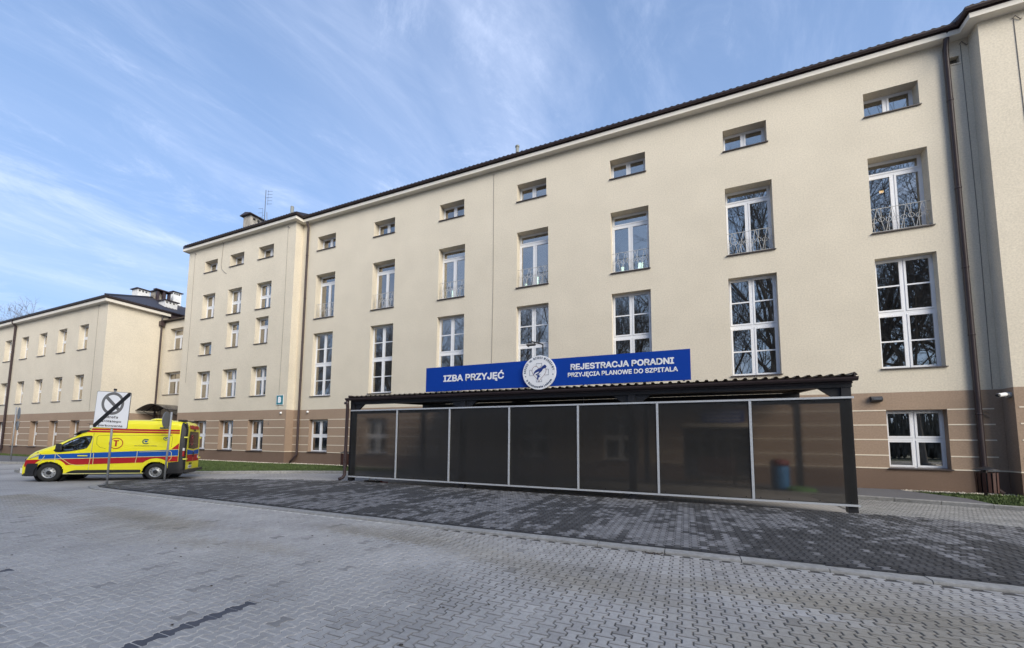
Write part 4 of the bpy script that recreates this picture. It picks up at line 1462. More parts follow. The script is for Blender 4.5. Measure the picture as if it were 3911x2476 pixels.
# entrance sign, barrel, mat
es = thing('entrance_sign', 'dark blue sign with three white text lines above the glazed entrance door', 'sign', (22.8, -.15, 2.9))
MB().box(21.95, 23.75, -.16, -.11, 2.95, 3.55).build('board', BLUE, es)
for k in range(3):
    MB().box(22.1, 23.6, -.168, -.162, 3.40 - k * .17, 3.45 - k * .17).build('text_line', WHITE, es)
ba = thing('waste_barrel', 'blue plastic barrel with a dark red lid standing behind the rightmost smoked panel', 'barrel', (24.55, -3.1, .11))
p = [(0, .11), (.27, .11), (.30, .25), (.31, .5), (.30, .75), (.31, .95), (.29, 1.08), (.0, 1.08)]
b_ = MB(); b_.lathe(p, (24.55, -3.1, 0), 24); b_.build('body', BARREL, ba, smooth=True)
b_ = MB(); b_.lathe([(.0, 1.085), (.33, 1.085), (.33, 1.22), (.25, 1.31), (0, 1.33)], (24.55, -3.1, 0), 24); b_.build('lid', REDP, ba, smooth=True)
gm = MB(); gm.lathe([(0, .0), (.55, .0), (.50, .10), (.2, .16), (0, .17)], (25.15, -3.2, .135), 20)
tag(gm.build('green_bag', GREENMAT), 'low bright green bundle lying beside the blue barrel behind the panel', 'bag')
bn = thing('bench', 'dark slatted bench with red cushion ends by the entrance door under the shelter', 'bench', (22.4, -2.0, .11))
for k in range(5):
    MB().box(21.7, 23.2, -1.75, -1.70, .65 + k * .14, .74 + k * .14).build('slat', WOODRED, bn)
MB().box(21.7, 23.2, -2.25, -1.75, .55, .60).build('seat', WOODRED, bn)
for x in (21.8, 23.1):
    MB().box(x - .03, x + .03, -2.2, -1.72, .11, .55).build('leg', BLACKM, bn)

# ================================================================== SIGNS
SY = CY - .20
sb = thing('entrance_signboard', 'long royal blue signboard with white lettering on the shelter roof edge', 'signboard', (16.46, SY, 3.88))
MB().box(11.51, 21.405, SY, SY + .05, 3.885, 4.88).build('board', BLUE, sb)
bk = MB()
for x in (12, 14, 16, 18, 20, 21.2):
    bk.box(x - .03, x + .03, SY + .052, SY + .10, 3.86, 4.85); bk.tube([(x, SY + .08, 4.6), (x, SY + .75, 3.96)], .02, 6)
bk.build('bracket', GALV, sb)
f_ = lambda y: (lambda a, b: (a, y, b))
ys_ = SY - .004
lettering('IZBA PRZYJĘĆ', 12.345, 15.015, 4.19, 4.60, f_(ys_), .022).build('lettering', WHITE, sb, label='white capitals IZBA PRZYJĘĆ')
lettering('REJESTRACJA PORADNI', 17.57, 20.93, 4.425, 4.645, f_(ys_), .024).build('lettering', WHITE, sb, label='white capitals REJESTRACJA PORADNI')
lettering('PRZYJĘCIA PLANOWE DO SZPITALA', 17.47, 21.035, 4.135, 4.335, f_(ys_), .022).build('lettering', WHITE, sb, label='white capitals PRZYJĘCIA PLANOWE DO SZPITALA')

RC = (16.43, 4.395); RR = .63; RY = SY - .09
em = thing('hospital_emblem', 'round white emblem sign with heart, cross outline and two blue hands', 'emblem sign', (RC[0], RY, RC[1] - RR))
d_ = MB(); d_.lathe([(0, 0), (RR - .006, 0), (RR, .006), (RR, .06), (0, .06)], (RC[0], RY, RC[1]), 72, 'y')
d_.build('disc', WHITE, em)
ey = RY - .004


def ep(a, b, c=0.0):
    return (RC[0] + a, ey - c, RC[1] + b)


def arc_text(body, radius, a0, a1, size, inward=False, bold=.018, fill=1.0):
    """letters along an arc, angles in degrees measured clockwise from the top; fitted between a0 and a1"""
    widths = []
    c = bpy.data.curves.new('lettering_curve', 'FONT'); c.size = size; c.offset = bold * size
    if FONT: c.font = FONT
    o = bpy.data.objects.new('lettering_tmp', c); SC.collection.objects.link(o)
    glyphs = []
    for chh in body:
        vs, fs = text_mb(chh if chh != ' ' else 'i', size, bold)
        xs = [v[0] for v in vs]; mn, mx = min(xs), max(xs)
        glyphs.append((vs if chh != ' ' else [], fs if chh != ' ' else [], mn)); widths.append(mx - mn + size * .13)
    bpy.data.objects.remove(o); bpy.data.curves.remove(c)
    tot = sum(widths); mb = MB(); s = 0
    for (vs, fs, mn), w in zip(glyphs, widths):
        mid = (s + w / 2) / tot
        ang = math.radians(a0 + (a1 - a0) * mid)
        scale = abs(math.radians(a1 - a0)) * radius / tot
        if vs:
            out = []
            for vx, vy, vz_ in vs:
                vy += size * .36; tx = (vx - mn - (w - size * .13) / 2) * scale * fill; ty = vy
                if not inward:
                    er = (math.sin(ang), math.cos(ang)); et = (math.cos(ang), -math.sin(ang))
                    out.append(ep(er[0] * (radius + ty) + et[0] * tx, er[1] * (radius + ty) + et[1] * tx, vz_))
                else:
                    er = (math.sin(ang), math.cos(ang)); et = (-math.cos(ang), math.sin(ang))
                    out.append(ep(er[0] * (radius - ty) + et[0] * tx, er[1] * (radius - ty) + et[1] * tx, vz_))
            mb.add(out, fs)
        s += w
    return mb


INK = mat('slate_blue_print', (.075, .11, .18), .5)
arc_text('SZPZOZ', .495, -93, -51, .135, bold=.03).build('lettering', INK, em, label='dark lettering SZPZOZ')
arc_text('im. DZIECI WARSZAWY', .495, -43, 84, .135, bold=.03).build('lettering', INK, em, label='dark lettering im. DZIECI WARSZAWY')
arc_text('w Dziekanowie Leśnym', .575, 242, 120, .135, inward=True, bold=.03).build('lettering', INK, em, label='dark lettering w Dziekanowie Leśnym')
for a in (-104, 100):
    t = math.radians(a); d_ = MB(); d_.add([ep(math.sin(t) * .53 + .022 * math.cos(k * .6283), math.cos(t) * .53 + .022 * math.sin(k * .6283)) for k in range(10)], [tuple(range(10))]); d_.build('dot', INK, em)


def stroke(pts, w, close=False, off=0.0):
    mb = MB(); P = [Vector((a, b)) for a, b in pts]
    if close: P.append(P[0])
    for i in range(len(P) - 1):
        d = (P[i + 1] - P[i]).normalized(); n_ = Vector((-d.y, d.x)) * w / 2; e = d * w * .35
        q = [P[i] - n_ - e, P[i + 1] - n_ + e, P[i + 1] + n_ + e, P[i] + n_ - e]
        mb.add([(RC[0] + v.x, ey - off, RC[1] + v.y) for v in q], [(0, 1, 2, 3)])
    return mb


heart = []
for k in range(40):
    t = 2 * math.pi * k / 40
    hx = .0168 * 16 * math.sin(t) ** 3
    hy = .0205 * (13 * math.cos(t) - 5 * math.cos(2 * t) - 2 * math.cos(3 * t) - math.cos(4 * t)) - .03
    heart.append((hx, hy + .02))
crs = MB()
for path in ([(-.105, .245), (-.105, .335), (.105, .335), (.105, .245)], [(.255, .105), (.355, .105), (.355, -.105), (.215, -.105)],
             [(-.255, .105), (-.355, .105), (-.355, -.105), (-.215, -.105)], [(-.105, -.25), (-.105, -.345), (.105, -.345), (.105, -.25)]):
    s_ = stroke(path, .012); crs.add(s_.v, s_.f)
crs.build('cross_outline', INK, em)
stroke(heart, .012, True, .001).build('heart_outline', REDLINE, em)
big = [(.235, .215), (.262, .155), (.215, .12), (.15, .10), (.10, .03), (.03, -.03), (-.06, -.085), (-.10, -.10), (-.115, -.085), (-.10, -.065),
       (-.03, -.035), (.01, .0), (.0, .02), (-.06, .0), (-.13, -.03), (-.165, -.085), (-.185, -.06), (-.165, .0), (-.115, .06), (-.04, .105), (.05, .135), (.13, .185), (.185, .235)]
big = [(a * 1.12 - .005, b * 1.12 + .015) for a, b in big]
m_ = MB(); m_.add([(RC[0] + a, ey - .002, RC[1] + b) for a, b in big], [tuple(range(len(big)))]); m_.build('large_hand', NAVY, em)
sm = [(-.085, -.235), (-.06, -.15), (-.09, -.075), (-.078, -.072), (-.055, -.12), (-.052, -.050), (-.038, -.050), (-.030, -.115), (-.008, -.040), (.006, -.044), (-.004, -.118),
      (.038, -.068), (.048, -.080), (.012, -.135), (.050, -.155), (.046, -.168), (.0, -.170), (-.02, -.21), (-.028, -.275)]
m_ = MB(); m_.add([(RC[0] + a, ey - .002, RC[1] + b) for a, b in sm], [tuple(range(len(sm)))]); m_.build('small_hand', NAVY, em)

# camera mast behind the emblem
ms = thing('camera_mast', 'thin black mast with two small cameras behind the round emblem', 'security camera', (16.45, SY + .3, 3.9))
m_ = MB(); m_.tube([(16.45, SY + .3, 3.9), (16.45, SY + .3, 5.52), (16.32, SY + .22, 5.56), (16.10, SY + .05, 5.60)], .028, 8); m_.build('pole', BLACKM, ms)
m_ = MB(); m_.tube([(16.22, SY + .1, 5.50), (15.98, SY - .1, 5.44)], .05, 10); m_.build('camera', BLACKM, ms)
m_ = MB(); m_.tube([(16.10, SY + .05, 5.60), (15.92, SY + .02, 5.56), (15.90, SY, 5.48), (16.0, SY + .05, 5.40)], .014, 6); m_.build('cable', BLACKM, ms)

# building letter B
bs = thing('building_letter_sign', 'square teal sign with a white letter B left of the corner downpipe', 'sign', (-7.05, -PJ - .05, 4.5))
MB().box(-7.44, -6.665, -PJ - .05, -PJ - .02, 4.545, 5.32).build('border', CAMW, bs)
MB().box(-7.40, -6.705, -PJ - .056, -PJ - .0505, 4.585, 5.28).build('face', TEAL, bs)
lettering('B', -7.235, -6.89, 4.70, 5.18, f_(-PJ - .06), .045).build('lettering', WHITE, bs)
for i, (x, y, z, nm, lb) in enumerate(((-6.87, -PJ, 3.92, 'a', 'small white dome camera under the teal B sign'), (-4.82, 0, 4.01, 'b', 'small white dome camera above the first ground floor window'))):
    c = thing('dome_camera', lb, 'security camera', (x, y - .05, z - .1), group='white dome cameras on the brown base')
    m_ = MB(); m_.lathe([(0, -.0), (.095, -.0), (.10, -.05), (.0, -.05)], (x, y, z), 18, 'y'); m_.build('base', CAMW, c)
    m_ = MB(); m_.lathe([(.085, -.052), (.08, -.10), (.055, -.14), (0, -.15)], (x + .02, y, z - .01), 18, 'y'); m_.build('housing', CAMW, c, smooth=True)
    m_ = MB(); m_.lathe([(0, -.157), (.022, -.155), (.022, -.14)], (x + .02, y, z - .01), 10, 'y'); m_.build('lens', BLACKP, c)

# bullet camera at the right corner
cc = thing('bullet_camera', 'white bullet security camera on a round bracket at the right corner', 'security camera', (32.4, -.5, 3.8))
m_ = MB(); m_.lathe([(0, 0), (.115, 0), (.115, -.10), (0, -.10)], (XR_ - .001, -.50, 3.90), 20, 'x'); m_.build('bracket', GALV, cc)
m_ = MB(); m_.tube([(XR_ - .08, -.50, 3.90), (XR_ - .22, -.60, 3.91)], .03, 8)
m_.build('arm', GALV, cc)
m_ = MB(); m_.tube([(XR_ - .17, -.58, 3.92), (XR_ - .47, -.80, 3.87)], [.075, .075], 12)
m_.build('body', CAMW, cc, smooth=False)
m_ = MB(); m_.tube([(XR_ - .475, -.803, 3.869), (XR_ - .52, -.835, 3.862)], [.066, .05], 12); m_.build('lens', BLACKP, cc)

# wall lamp
wl_ = thing('wall_lamp', 'dark grey wedge-shaped wall lamp above the ground floor window right of the shelter', 'lamp', (28.7, -.1, 3.8))
m_ = MB(); m_.prism([(0, 3.79), (0, 4.02), (-.13, 4.02), (-.22, 3.93), (-.22, 3.86), (-.12, 3.79)], lambda a, b, t: (t, a, b), 28.45, 28.82); m_.build('housing', mat('lamp_grey', (.05, .05, .055), .5), wl_)
MB().box(28.52, 28.76, -.228, -.221, 3.865, 3.925).build('glass', GLASSDK, wl_)

# loose ornaments of wire near the right corner
for (x, z) in ((31.95, 3.25), (31.75, 2.70), (-8.2, 3.2)):
    yy = -.02 if x > 0 else -PJ - .02
    m_ = MB(); pts = [(x + random.uniform(-.02, .02) + .09 * math.cos(k * 1.3), yy - .02 * (k % 2), z + .11 * math.sin(k * 1.1) - .02 * k) for k in range(8)]
    m_.tube(pts, .011, 5)
    tag(m_.build('loose_wire', CABLE), {31.95: 'upper tangle of grey wire on the brown wall under the bullet camera', 31.75: 'lower tangle of grey wire on the brown wall under the bullet camera', -8.2: 'small wire tangle on the brown wall below the white camera left of the corner'}[x], 'wire')


# ---------------- street signs
FR = np.array([.905, .426]); FN = np.array([.426, -.905])


def frontal(base, off=0.0):
    """map (a along the picture's right, b height) to a vertical plane through base turned to the driveway"""
    return lambda a, b: (base[0] + FR[0] * a + FN[0] * off, base[1] + FR[1] * a + FN[1] * off, b)


B1 = (1.783, -15.113)
ss = thing('parking_zone_sign', 'square white sign ending a short parking zone, crossed by a black diagonal bar', 'road sign', (B1[0], B1[1], 0))
m_ = MB(); m_.tube([(B1[0], B1[1], 0), (B1[0], B1[1], 3.62)], .036, 10); m_.build('pole', GALV, ss, smooth=True)
m_ = MB(); m_.lathe([(.05, 3.60), (.05, 3.66), (0, 3.67)], (B1[0], B1[1], 0), 10); m_.build('pole_cap', BLACKM, ss)
TL = math.radians(-2.2)


def s1(off):
    g = frontal(B1, off)
    cx, cz = 0.0, 2.86
    return lambda a, b: g(cx + (a - cx) * math.cos(TL) - (b - cz) * math.sin(TL), cz + (a - cx) * math.sin(TL) + (b - cz) * math.cos(TL))


def plate(poly, off0, off1):
    m = MB(); n = len(poly); A, Bf = s1(off0), s1(off1)
    m.add([A(a, b) for a, b in poly] + [Bf(a, b) for a, b in poly], [tuple(range(n)), tuple(reversed(range(n, 2 * n)))] + [(i, (i + 1) % n, (i + 1) % n + n, i + n) for i in range(n)])
    return m


def rrect(x0, x1, z0, z1, r, k=4):
    out = []
    for (cx, cz, a0) in ((x1 - r, z1 - r, 0), (x0 + r, z1 - r, 90), (x0 + r, z0 + r, 180), (x1 - r, z0 + r, 270)):
        for i in range(k + 1):
            t = math.radians(a0 + 90 * i / k); out.append((cx + r * math.cos(t), cz + r * math.sin(t)))
    return out


plate(rrect(-.645, .645, 2.175, 3.545, .05), .045, .062).build('plate', GREYPR, ss)
plate(rrect(-.63, .63, 2.19, 3.53, .045), .063, .066).build('face', WHITE, ss)


def ring(cx, cz, r0, r1, off, fn, n=40):
    m = MB(); g = fn(off)
    for i in range(n):
        t0, t1 = 2 * math.pi * i / n, 2 * math.pi * (i + 1) / n
        m.add([g(cx + r * math.cos(t), cz + r * math.sin(t)) for r, t in ((r0, t0), (r1, t0), (r1, t1), (r0, t1))], [(0, 1, 2, 3)])
    return m


rg = ring(.0, 3.10, .325, .425, .069, s1); rg.build('ring', GREYPR, ss)
g = s1(.070); m_ = MB(); c45 = math.cos(math.radians(42)); s45 = math.sin(math.radians(42))
m_.add([g(a * c45 + b * s45, 3.10 - a * s45 + b * c45) for a, b in ((-.35, -.058), (.35, -.058), (.35, .058), (-.35, .058))], [(0, 1, 2, 3)]); m_.build('slash', GREYPR, ss)
for txt, x0, x1, z0, z1 in (('Strefa', -.22, .26, 2.545, 2.64), ('krótkiego', -.34, .40, 2.375, 2.475), ('parkowania', -.44, .46, 2.215, 2.31)):
    vs, fs = text_mb(txt, 1.0, .008); A_ = np.array(vs); mn, mx = A_.min(0), A_.max(0); g = s1(.069)
    m_ = MB(); m_.add([s1(.069 + p[2])(x0 + (p[0] - mn[0]) * (x1 - x0) / (mx[0] - mn[0]), z0 + (p[1] - mn[1]) * (z1 - z0) / (mx[1] - mn[1])) for p in vs], fs)
    m_.build('lettering', BLACKP, ss, label='black word ' + txt)
g = s1(.073); m_ = MB(); m_.add([g(a, b) for a, b in ((-.63, 2.19), (-.53, 2.19), (.63, 3.42), (.63, 3.53), (.54, 3.53), (-.63, 2.30))], [tuple(range(6))]); m_.build('diagonal_bar', BLACKP, ss)
m_ = MB(); m_.tube([frontal(B1, .02)(-.5, 3.3), frontal(B1, .02)(.5, 3.26)], .02, 6); m_.tube([frontal(B1, .02)(-.5, 2.4), frontal(B1, .02)(.5, 2.36)], .02, 6); m_.build('clamp', GALV, ss)


def round_sign(base, h, discs, label, lean=0.0):
    t = thing('road_sign', label, 'road sign', (base[0], base[1], 0), group='round road signs seen edge-on from behind')
    p = MB(); p.tube([(base[0], base[1], 0), (base[0] + lean, base[1], h)], .040, 10); p.build('pole', GALV, t, smooth=True)
    for (ox, zc, r, ang) in discs:
        n_ = Vector((math.cos(ang), math.sin(ang), 0)); c = Vector((base[0] + lean * zc / h, base[1], zc)) + n_ * .06 + Vector((ox * .905, ox * .426, 0))
        a = Vector((-n_.y, n_.x, 0)); b = Vector((0, 0, 1))
        m = MB(); N_ = 28
        for off in (0, .03):
            m.v += [tuple(c + n_ * off + a * r * math.cos(2 * math.pi * k / N_) + b * r * math.sin(2 * math.pi * k / N_)) for k in range(N_)]
        m.f += [tuple(range(N_)), tuple(reversed(range(N_, 2 * N_)))] + [(k, (k + 1) % N_, (k + 1) % N_ + N_, k + N_) for k in range(N_)]; m.m += [0] * (N_ + 2)
        m.build('plate', mat('sign_back_grey', (.20, .21, .22), .55, metal=.2), t)
    return t


# back of the plate faces the camera obliquely
round_sign((.93, -12.73), 2.97, [(-.10, 2.62, .36, math.radians(38 + 180))], 'round sign seen from behind on a leaning pole beside the ambulance rear', lean=.16)
round_sign((-23.18, -10.04), 4.0, [(.12, 3.55, .44, math.radians(82)), (.10, 2.66, .36, math.radians(82))], 'pair of round signs on one pole at the far left pavement')

# ---------------- litter bins
def litter_bin(x, y, z, label, s=1.0):
    t = thing('litter_bin', label, 'litter bin', (x, y, z), group='slatted litter bins')
    p = MB(); p.box(x - .035, x + .035, y + .10, y + .17, z - .1, z + 1.02 * s); p.build('post', BLACKM, t)
    n = 14; R = .26
    for k in range(n):
        a = 2 * math.pi * k / n; ca, sa = math.cos(a), math.sin(a)
        m = MB(); w = .042
        pts = []
        for (rr_, dz) in ((R, .18), (R + .012, .90)):
            for sgn in (-1, 1):
                for th in (0, .02):
                    pts.append((x + (rr_ + th) * ca - sgn * w * sa, y + (rr_ + th) * sa + sgn * w * ca, z + dz * s))
        m.add(pts, [(0, 1, 3, 2), (4, 6, 7, 5), (0, 2, 6, 4), (1, 5, 7, 3), (0, 4, 5, 1), (2, 3, 7, 6)])
        m.build('slat', WOODRED, t)
    m = MB(); m.lathe([(0, .20), (R - .02, .20), (R - .02, .88)], (x, y, z), 18); m.build('liner', BLACKM, t)
    m = MB(); m.lathe([(0, 1.11), (.06, 1.11), (.22, 1.05), (.34, 1.00), (.34, .985), (.06, 1.02)], (x, y, z), 24); m.build('lid', BLACKM, t, smooth=True)
    return t


litter_bin(31.10, -1.62, .08, 'dark slatted litter bin with round lid beside the right downpipe', 1.0)
litter_bin(1.05, -2.1, .08, 'dark slatted litter bin half hidden behind the left shelter post', 1.05)

# ---------------- roof aerial
ZINCD = mat('dark_aerial_metal', (.07, .075, .085), .5)
ta = thing('roof_aerial', 'tall thin television aerial mast on the roof beside the grey chimney', 'aerial', (-15.2, 3, 21.3))
m_ = MB(); m_.tube([(-15.2, 3, 21.2), (-15.25, 3, 26.2)], [.035, .028], 8); m_.build('mast', ZINCD, ta)
vx, vy = .905, .426
for (zc, side_, n_, ln) in ((25.4, 1, 5, .42), (23.6, -1, 4, .42)):
    m_ = MB()
    bx_ = -15.22 + side_ * .22 * vx; by_ = 3 + side_ * .22 * vy
    m_.tube([(bx_, by_, zc - .75), (bx_, by_, zc + .75)], .012, 5)
    for k in range(n_):
        zk = zc - .65 + k * 1.3 / (n_ - 1)
        m_.tube([(bx_ - side_ * .05, by_ - .05, zk), (bx_ + side_ * ln * vx, by_ + side_ * ln * vy, zk + .02)], .014, 5)
    m_.tube([(bx_, by_, zc), (-15.22, 3, zc)], .012, 5)
    m_.build('antenna', ZINCD, ta)
m_ = MB(); m_.tube([(-15.2, 3, 22.1), (-14.98, 3.05, 22.5), (-14.93, 3.05, 23.1), (-15.0, 3.05, 23.9)], .028, 6); m_.build('cable', CABLE, ta)

# ================================================================== AMBULANCE
YEL = mat('fluorescent_yellow_paint', (0.93, 0.84, 0.02), .30, coat=.4)
CBLUE = mat('blue_livery', (0.006, 0.085, 0.40), .45, spec=.3)
CRED = mat('red_livery', (0.42, 0.014, 0.020), .45, spec=.3)
CBLK = mat('black_trim_plastic', (0.018, 0.018, 0.021), .5)
LIME = mat('reflective_lime', (0.75, 0.72, 0.30), .4)
TYRE = mat('tyre_rubber', (0.018, 0.018, 0.018), .85)
RIM = mat('steel_rim', (0.38, 0.39, 0.40), .4, metal=.5)
DGLASS = mat('dark_tinted_glass', (0.010, 0.012, 0.014), .06)
HEADL = mat('headlight_glass', (.10, .11, .12), .1, coat=1)
TAILR = mat('tail_lamp_red', (.35, .01, .01), .2, coat=1)
LAMPW = mat('clear_lamp', (.7, .7, .7), .15)
HW = 1.07
_b = Vector((.043, -12.642, 0)); _a2 = Vector((-2.04, -15.373, 0)); _d = Vector((math.cos(math.radians(224.5)), math.sin(math.radians(224.5)), 0)); _n = Vector((-_d.y, _d.x, 0))
_o = _b - _n * (HW - .01)
amb = thing('ambulance', 'yellow high-roof ambulance van with blue and red side stripes behind the signs', 'ambulance', (_o.x, _o.y, -.01), math.atan2(_d.y, _d.x), local=True)
amb.scale = (1.07, 1, 1)

TOPX = [-1.0, -.95, -.86, -.70, -.3, 1.0, 1.55, 1.95, 2.2, 2.4, 2.64, 2.9, 3.2, 3.45, 3.72, 4.00, 4.16, 4.26, 4.32]
TOPZ = [2.30, 2.46, 2.57, 2.63, 2.65, 2.64, 2.60, 2.50, 2.36, 2.20, 2.03, 1.85, 1.65, 1.49, 1.37, 1.24, 1.10, .95, .80]


def ztop(x):
    return float(np.interp(x, TOPX, TOPZ))


def hwx(x):
    f = 1.0
    if x > 2.9: f = 1 - .20 * ((x - 2.9) / 1.42) ** 2.6
    if x < -.75: f = 1 - .10 * ((-.75 - x) / .27) ** 2
    return HW * f


def side_y(x, z):
    w = hwx(x)
    if z > 1.25: w -= .17 * ((z - 1.25) / 1.4) ** 1.6
    elif z < .6: w -= .03 * ((.6 - z) / .35) ** 2
    if 2.1 < x and z > 1.3: w -= .10 * min(1, (z - 1.3) / .6)* min(1, (x - 2.1) / .6)
    zt = ztop(x); r = .20 if x < 2.2 else .24
    if z > zt - r:
        t = min(1, (z - (zt - r)) / r); w -= .26 * (1 - math.sqrt(max(0, 1 - t * t)))
    return w


def inpoly(x, z, P):
    c = False; j = len(P) - 1
    for i in range(len(P)):
        if ((P[i][1] > z) != (P[j][1] > z)) and (x < (P[j][0] - P[i][0]) * (z - P[i][1]) / (P[j][1] - P[i][1] + 1e-12) + P[i][0]): c = not c
        j = i
    return c


WIN = [(3.26, 1.235), (3.33, 1.30), (3.20, 1.44), (2.95, 1.66), (2.70, 1.80), (2.50, 1.865), (2.24, 1.885), (2.20, 1.84), (2.24, 1.60), (2.33, 1.40), (2.42, 1.355), (2.80, 1.27), (3.10, 1.225)]
body = MB()
xs = np.append(np.arange(-1.0, 4.31, .035), 4.32)
zs_n = 62
grid = {}
for s in (1, -1):
    idx = {}
    for i, x in enumerate(xs):
        zt = ztop(x)
        zlist = np.linspace(.30, zt - .002, zs_n)
        for j, z in enumerate(zlist):
            idx[i, j] = len(body.v); body.v.append((float(x), s * side_y(x, z), float(z)))
        idx[i, zs_n] = len(body.v); body.v.append((float(x), s * side_y(x, zt) * .5, zt + .018))
        idx[i, zs_n + 1] = len(body.v); body.v.append((float(x), 0.0, zt + .024))
        grid[s, i] = zlist
    for i in range(len(xs) - 1):
        xc = (xs[i] + xs[i + 1]) / 2
        for j in range(zs_n + 1):
            if j < zs_n - 1:
                zc = (grid[s, i][j] + grid[s, i][j + 1] + grid[s, i + 1][j] + grid[s, i + 1][j + 1]) / 4
                if inpoly(xc, zc, WIN): continue
                if any((xc - wx) ** 2 + (zc - .36) ** 2 < .455 ** 2 for wx in (0.0, 3.43)): continue
            else:
                if 2.52 < xc < 3.50: continue          # windscreen
            q = (idx[i, j], idx[i + 1, j], idx[i + 1, j + 1], idx[i, j + 1])
            body.f.append(q if s < 0 else q[::-1]); body.m.append(0)
body.build('body', YEL, amb, origin=(1.6, 0, .3), smooth=True)
cp = MB()     # nose cap and tail cap
for x in (4.32,):
    zz = np.linspace(.30, ztop(x), 12); L = [(x, side_y(x, z), float(z)) for z in zz]; Rr = [(x, -side_y(x, z), float(z)) for z in zz]
    cp.add(L + Rr, [(i, i + 1, i + 13, i + 12) for i in range(11)])
cp.build('nose_panel', YEL, amb)
MB().box(-.95, 4.22, -HW + .10, HW - .10, .26, .34).build('floor_pan', CBLK, amb)
# cab interior
MB().box(2.05, 2.10, -HW + .1, HW - .1, .34, 2.0).build('bulkhead', mat('cab_lining', (.10, .10, .10), .9), amb)
ci = MB(); ci.box(3.15, 3.75, -HW + .15, HW - .15, .5, 1.22); ci.box(2.95, 3.15, .05, .95, 1.0, 1.25); ci.build('dashboard', CBLK, amb)
for yy in (.55, -.25, -.72):
    st = MB(); st.box(2.15, 2.62, yy - .24, yy + .24, .55, .80); st.prism([(2.14, .80), (2.28, .80), (2.20, 1.42), (2.09, 1.42)], lambda a, b, t: (a, t, b), yy - .22, yy + .22)
    st.box(2.10, 2.19, yy - .12, yy + .12, 1.44, 1.62); st.build('seat', CBLK, amb)
sw = MB(); sw.tube([(2.88 + .06 * math.cos(t * .5236), .55 + .19 * math.sin(t * .5236), 1.23 + .16 * math.cos(t * .5236)) for t in range(13)], .016, 6, caps=False); sw.build('steering_wheel', CBLK, amb)


def side_sheet(zl, zu, x0, x1, m, name, s=1, off=.006, rows=4, n=60, parent=amb, label=None):
    """sheet following the side of the van between two height curves"""
    mb = MB(); xs_ = np.linspace(x0, x1, n)
    for x in xs_:
        a, b = zl(x), zu(x)
        for r in range(rows + 1):
            z = a + (b - a) * r / rows
            mb.v.append((float(x), s * (side_y(x, z) + off), float(z)))
    for i in range(n - 1):
        for r in range(rows):
            k = i * (rows + 1) + r; k2 = k + rows + 1
            if zu(xs_[i]) - zl(xs_[i]) < .003 and zu(xs_[i + 1]) - zl(xs_[i + 1]) < .003: continue
            q = (k, k2, k2 + 1, k + 1)
            mb.f.append(q if s < 0 else q[::-1]); mb.m.append(0)
    return mb.build(name, m, parent, label=label)


def side_shape(poly, m, name, s=1, off=.008, parent=amb, label=None, holes=None):
    mb = MB(); mb.add([(x, s * (side_y(x, z) + off), z) for x, z in poly], [tuple(range(len(poly)))]); return mb.build(name, m, parent, label=label)


blue_up = lambda x: 1.34 - .055 * (x + .6)
blue_lo = lambda x: 1.06 - .034 * (x + .6)
red_lo0 = lambda x: .815 - .040 * (x + .6)


def arch(x, r, base):
    z = base
    for wx in (0.0, 3.43):
        d = abs(x - wx)
        if d < r: z = max(z, .36 + math.sqrt(r * r - d * d))
    return z


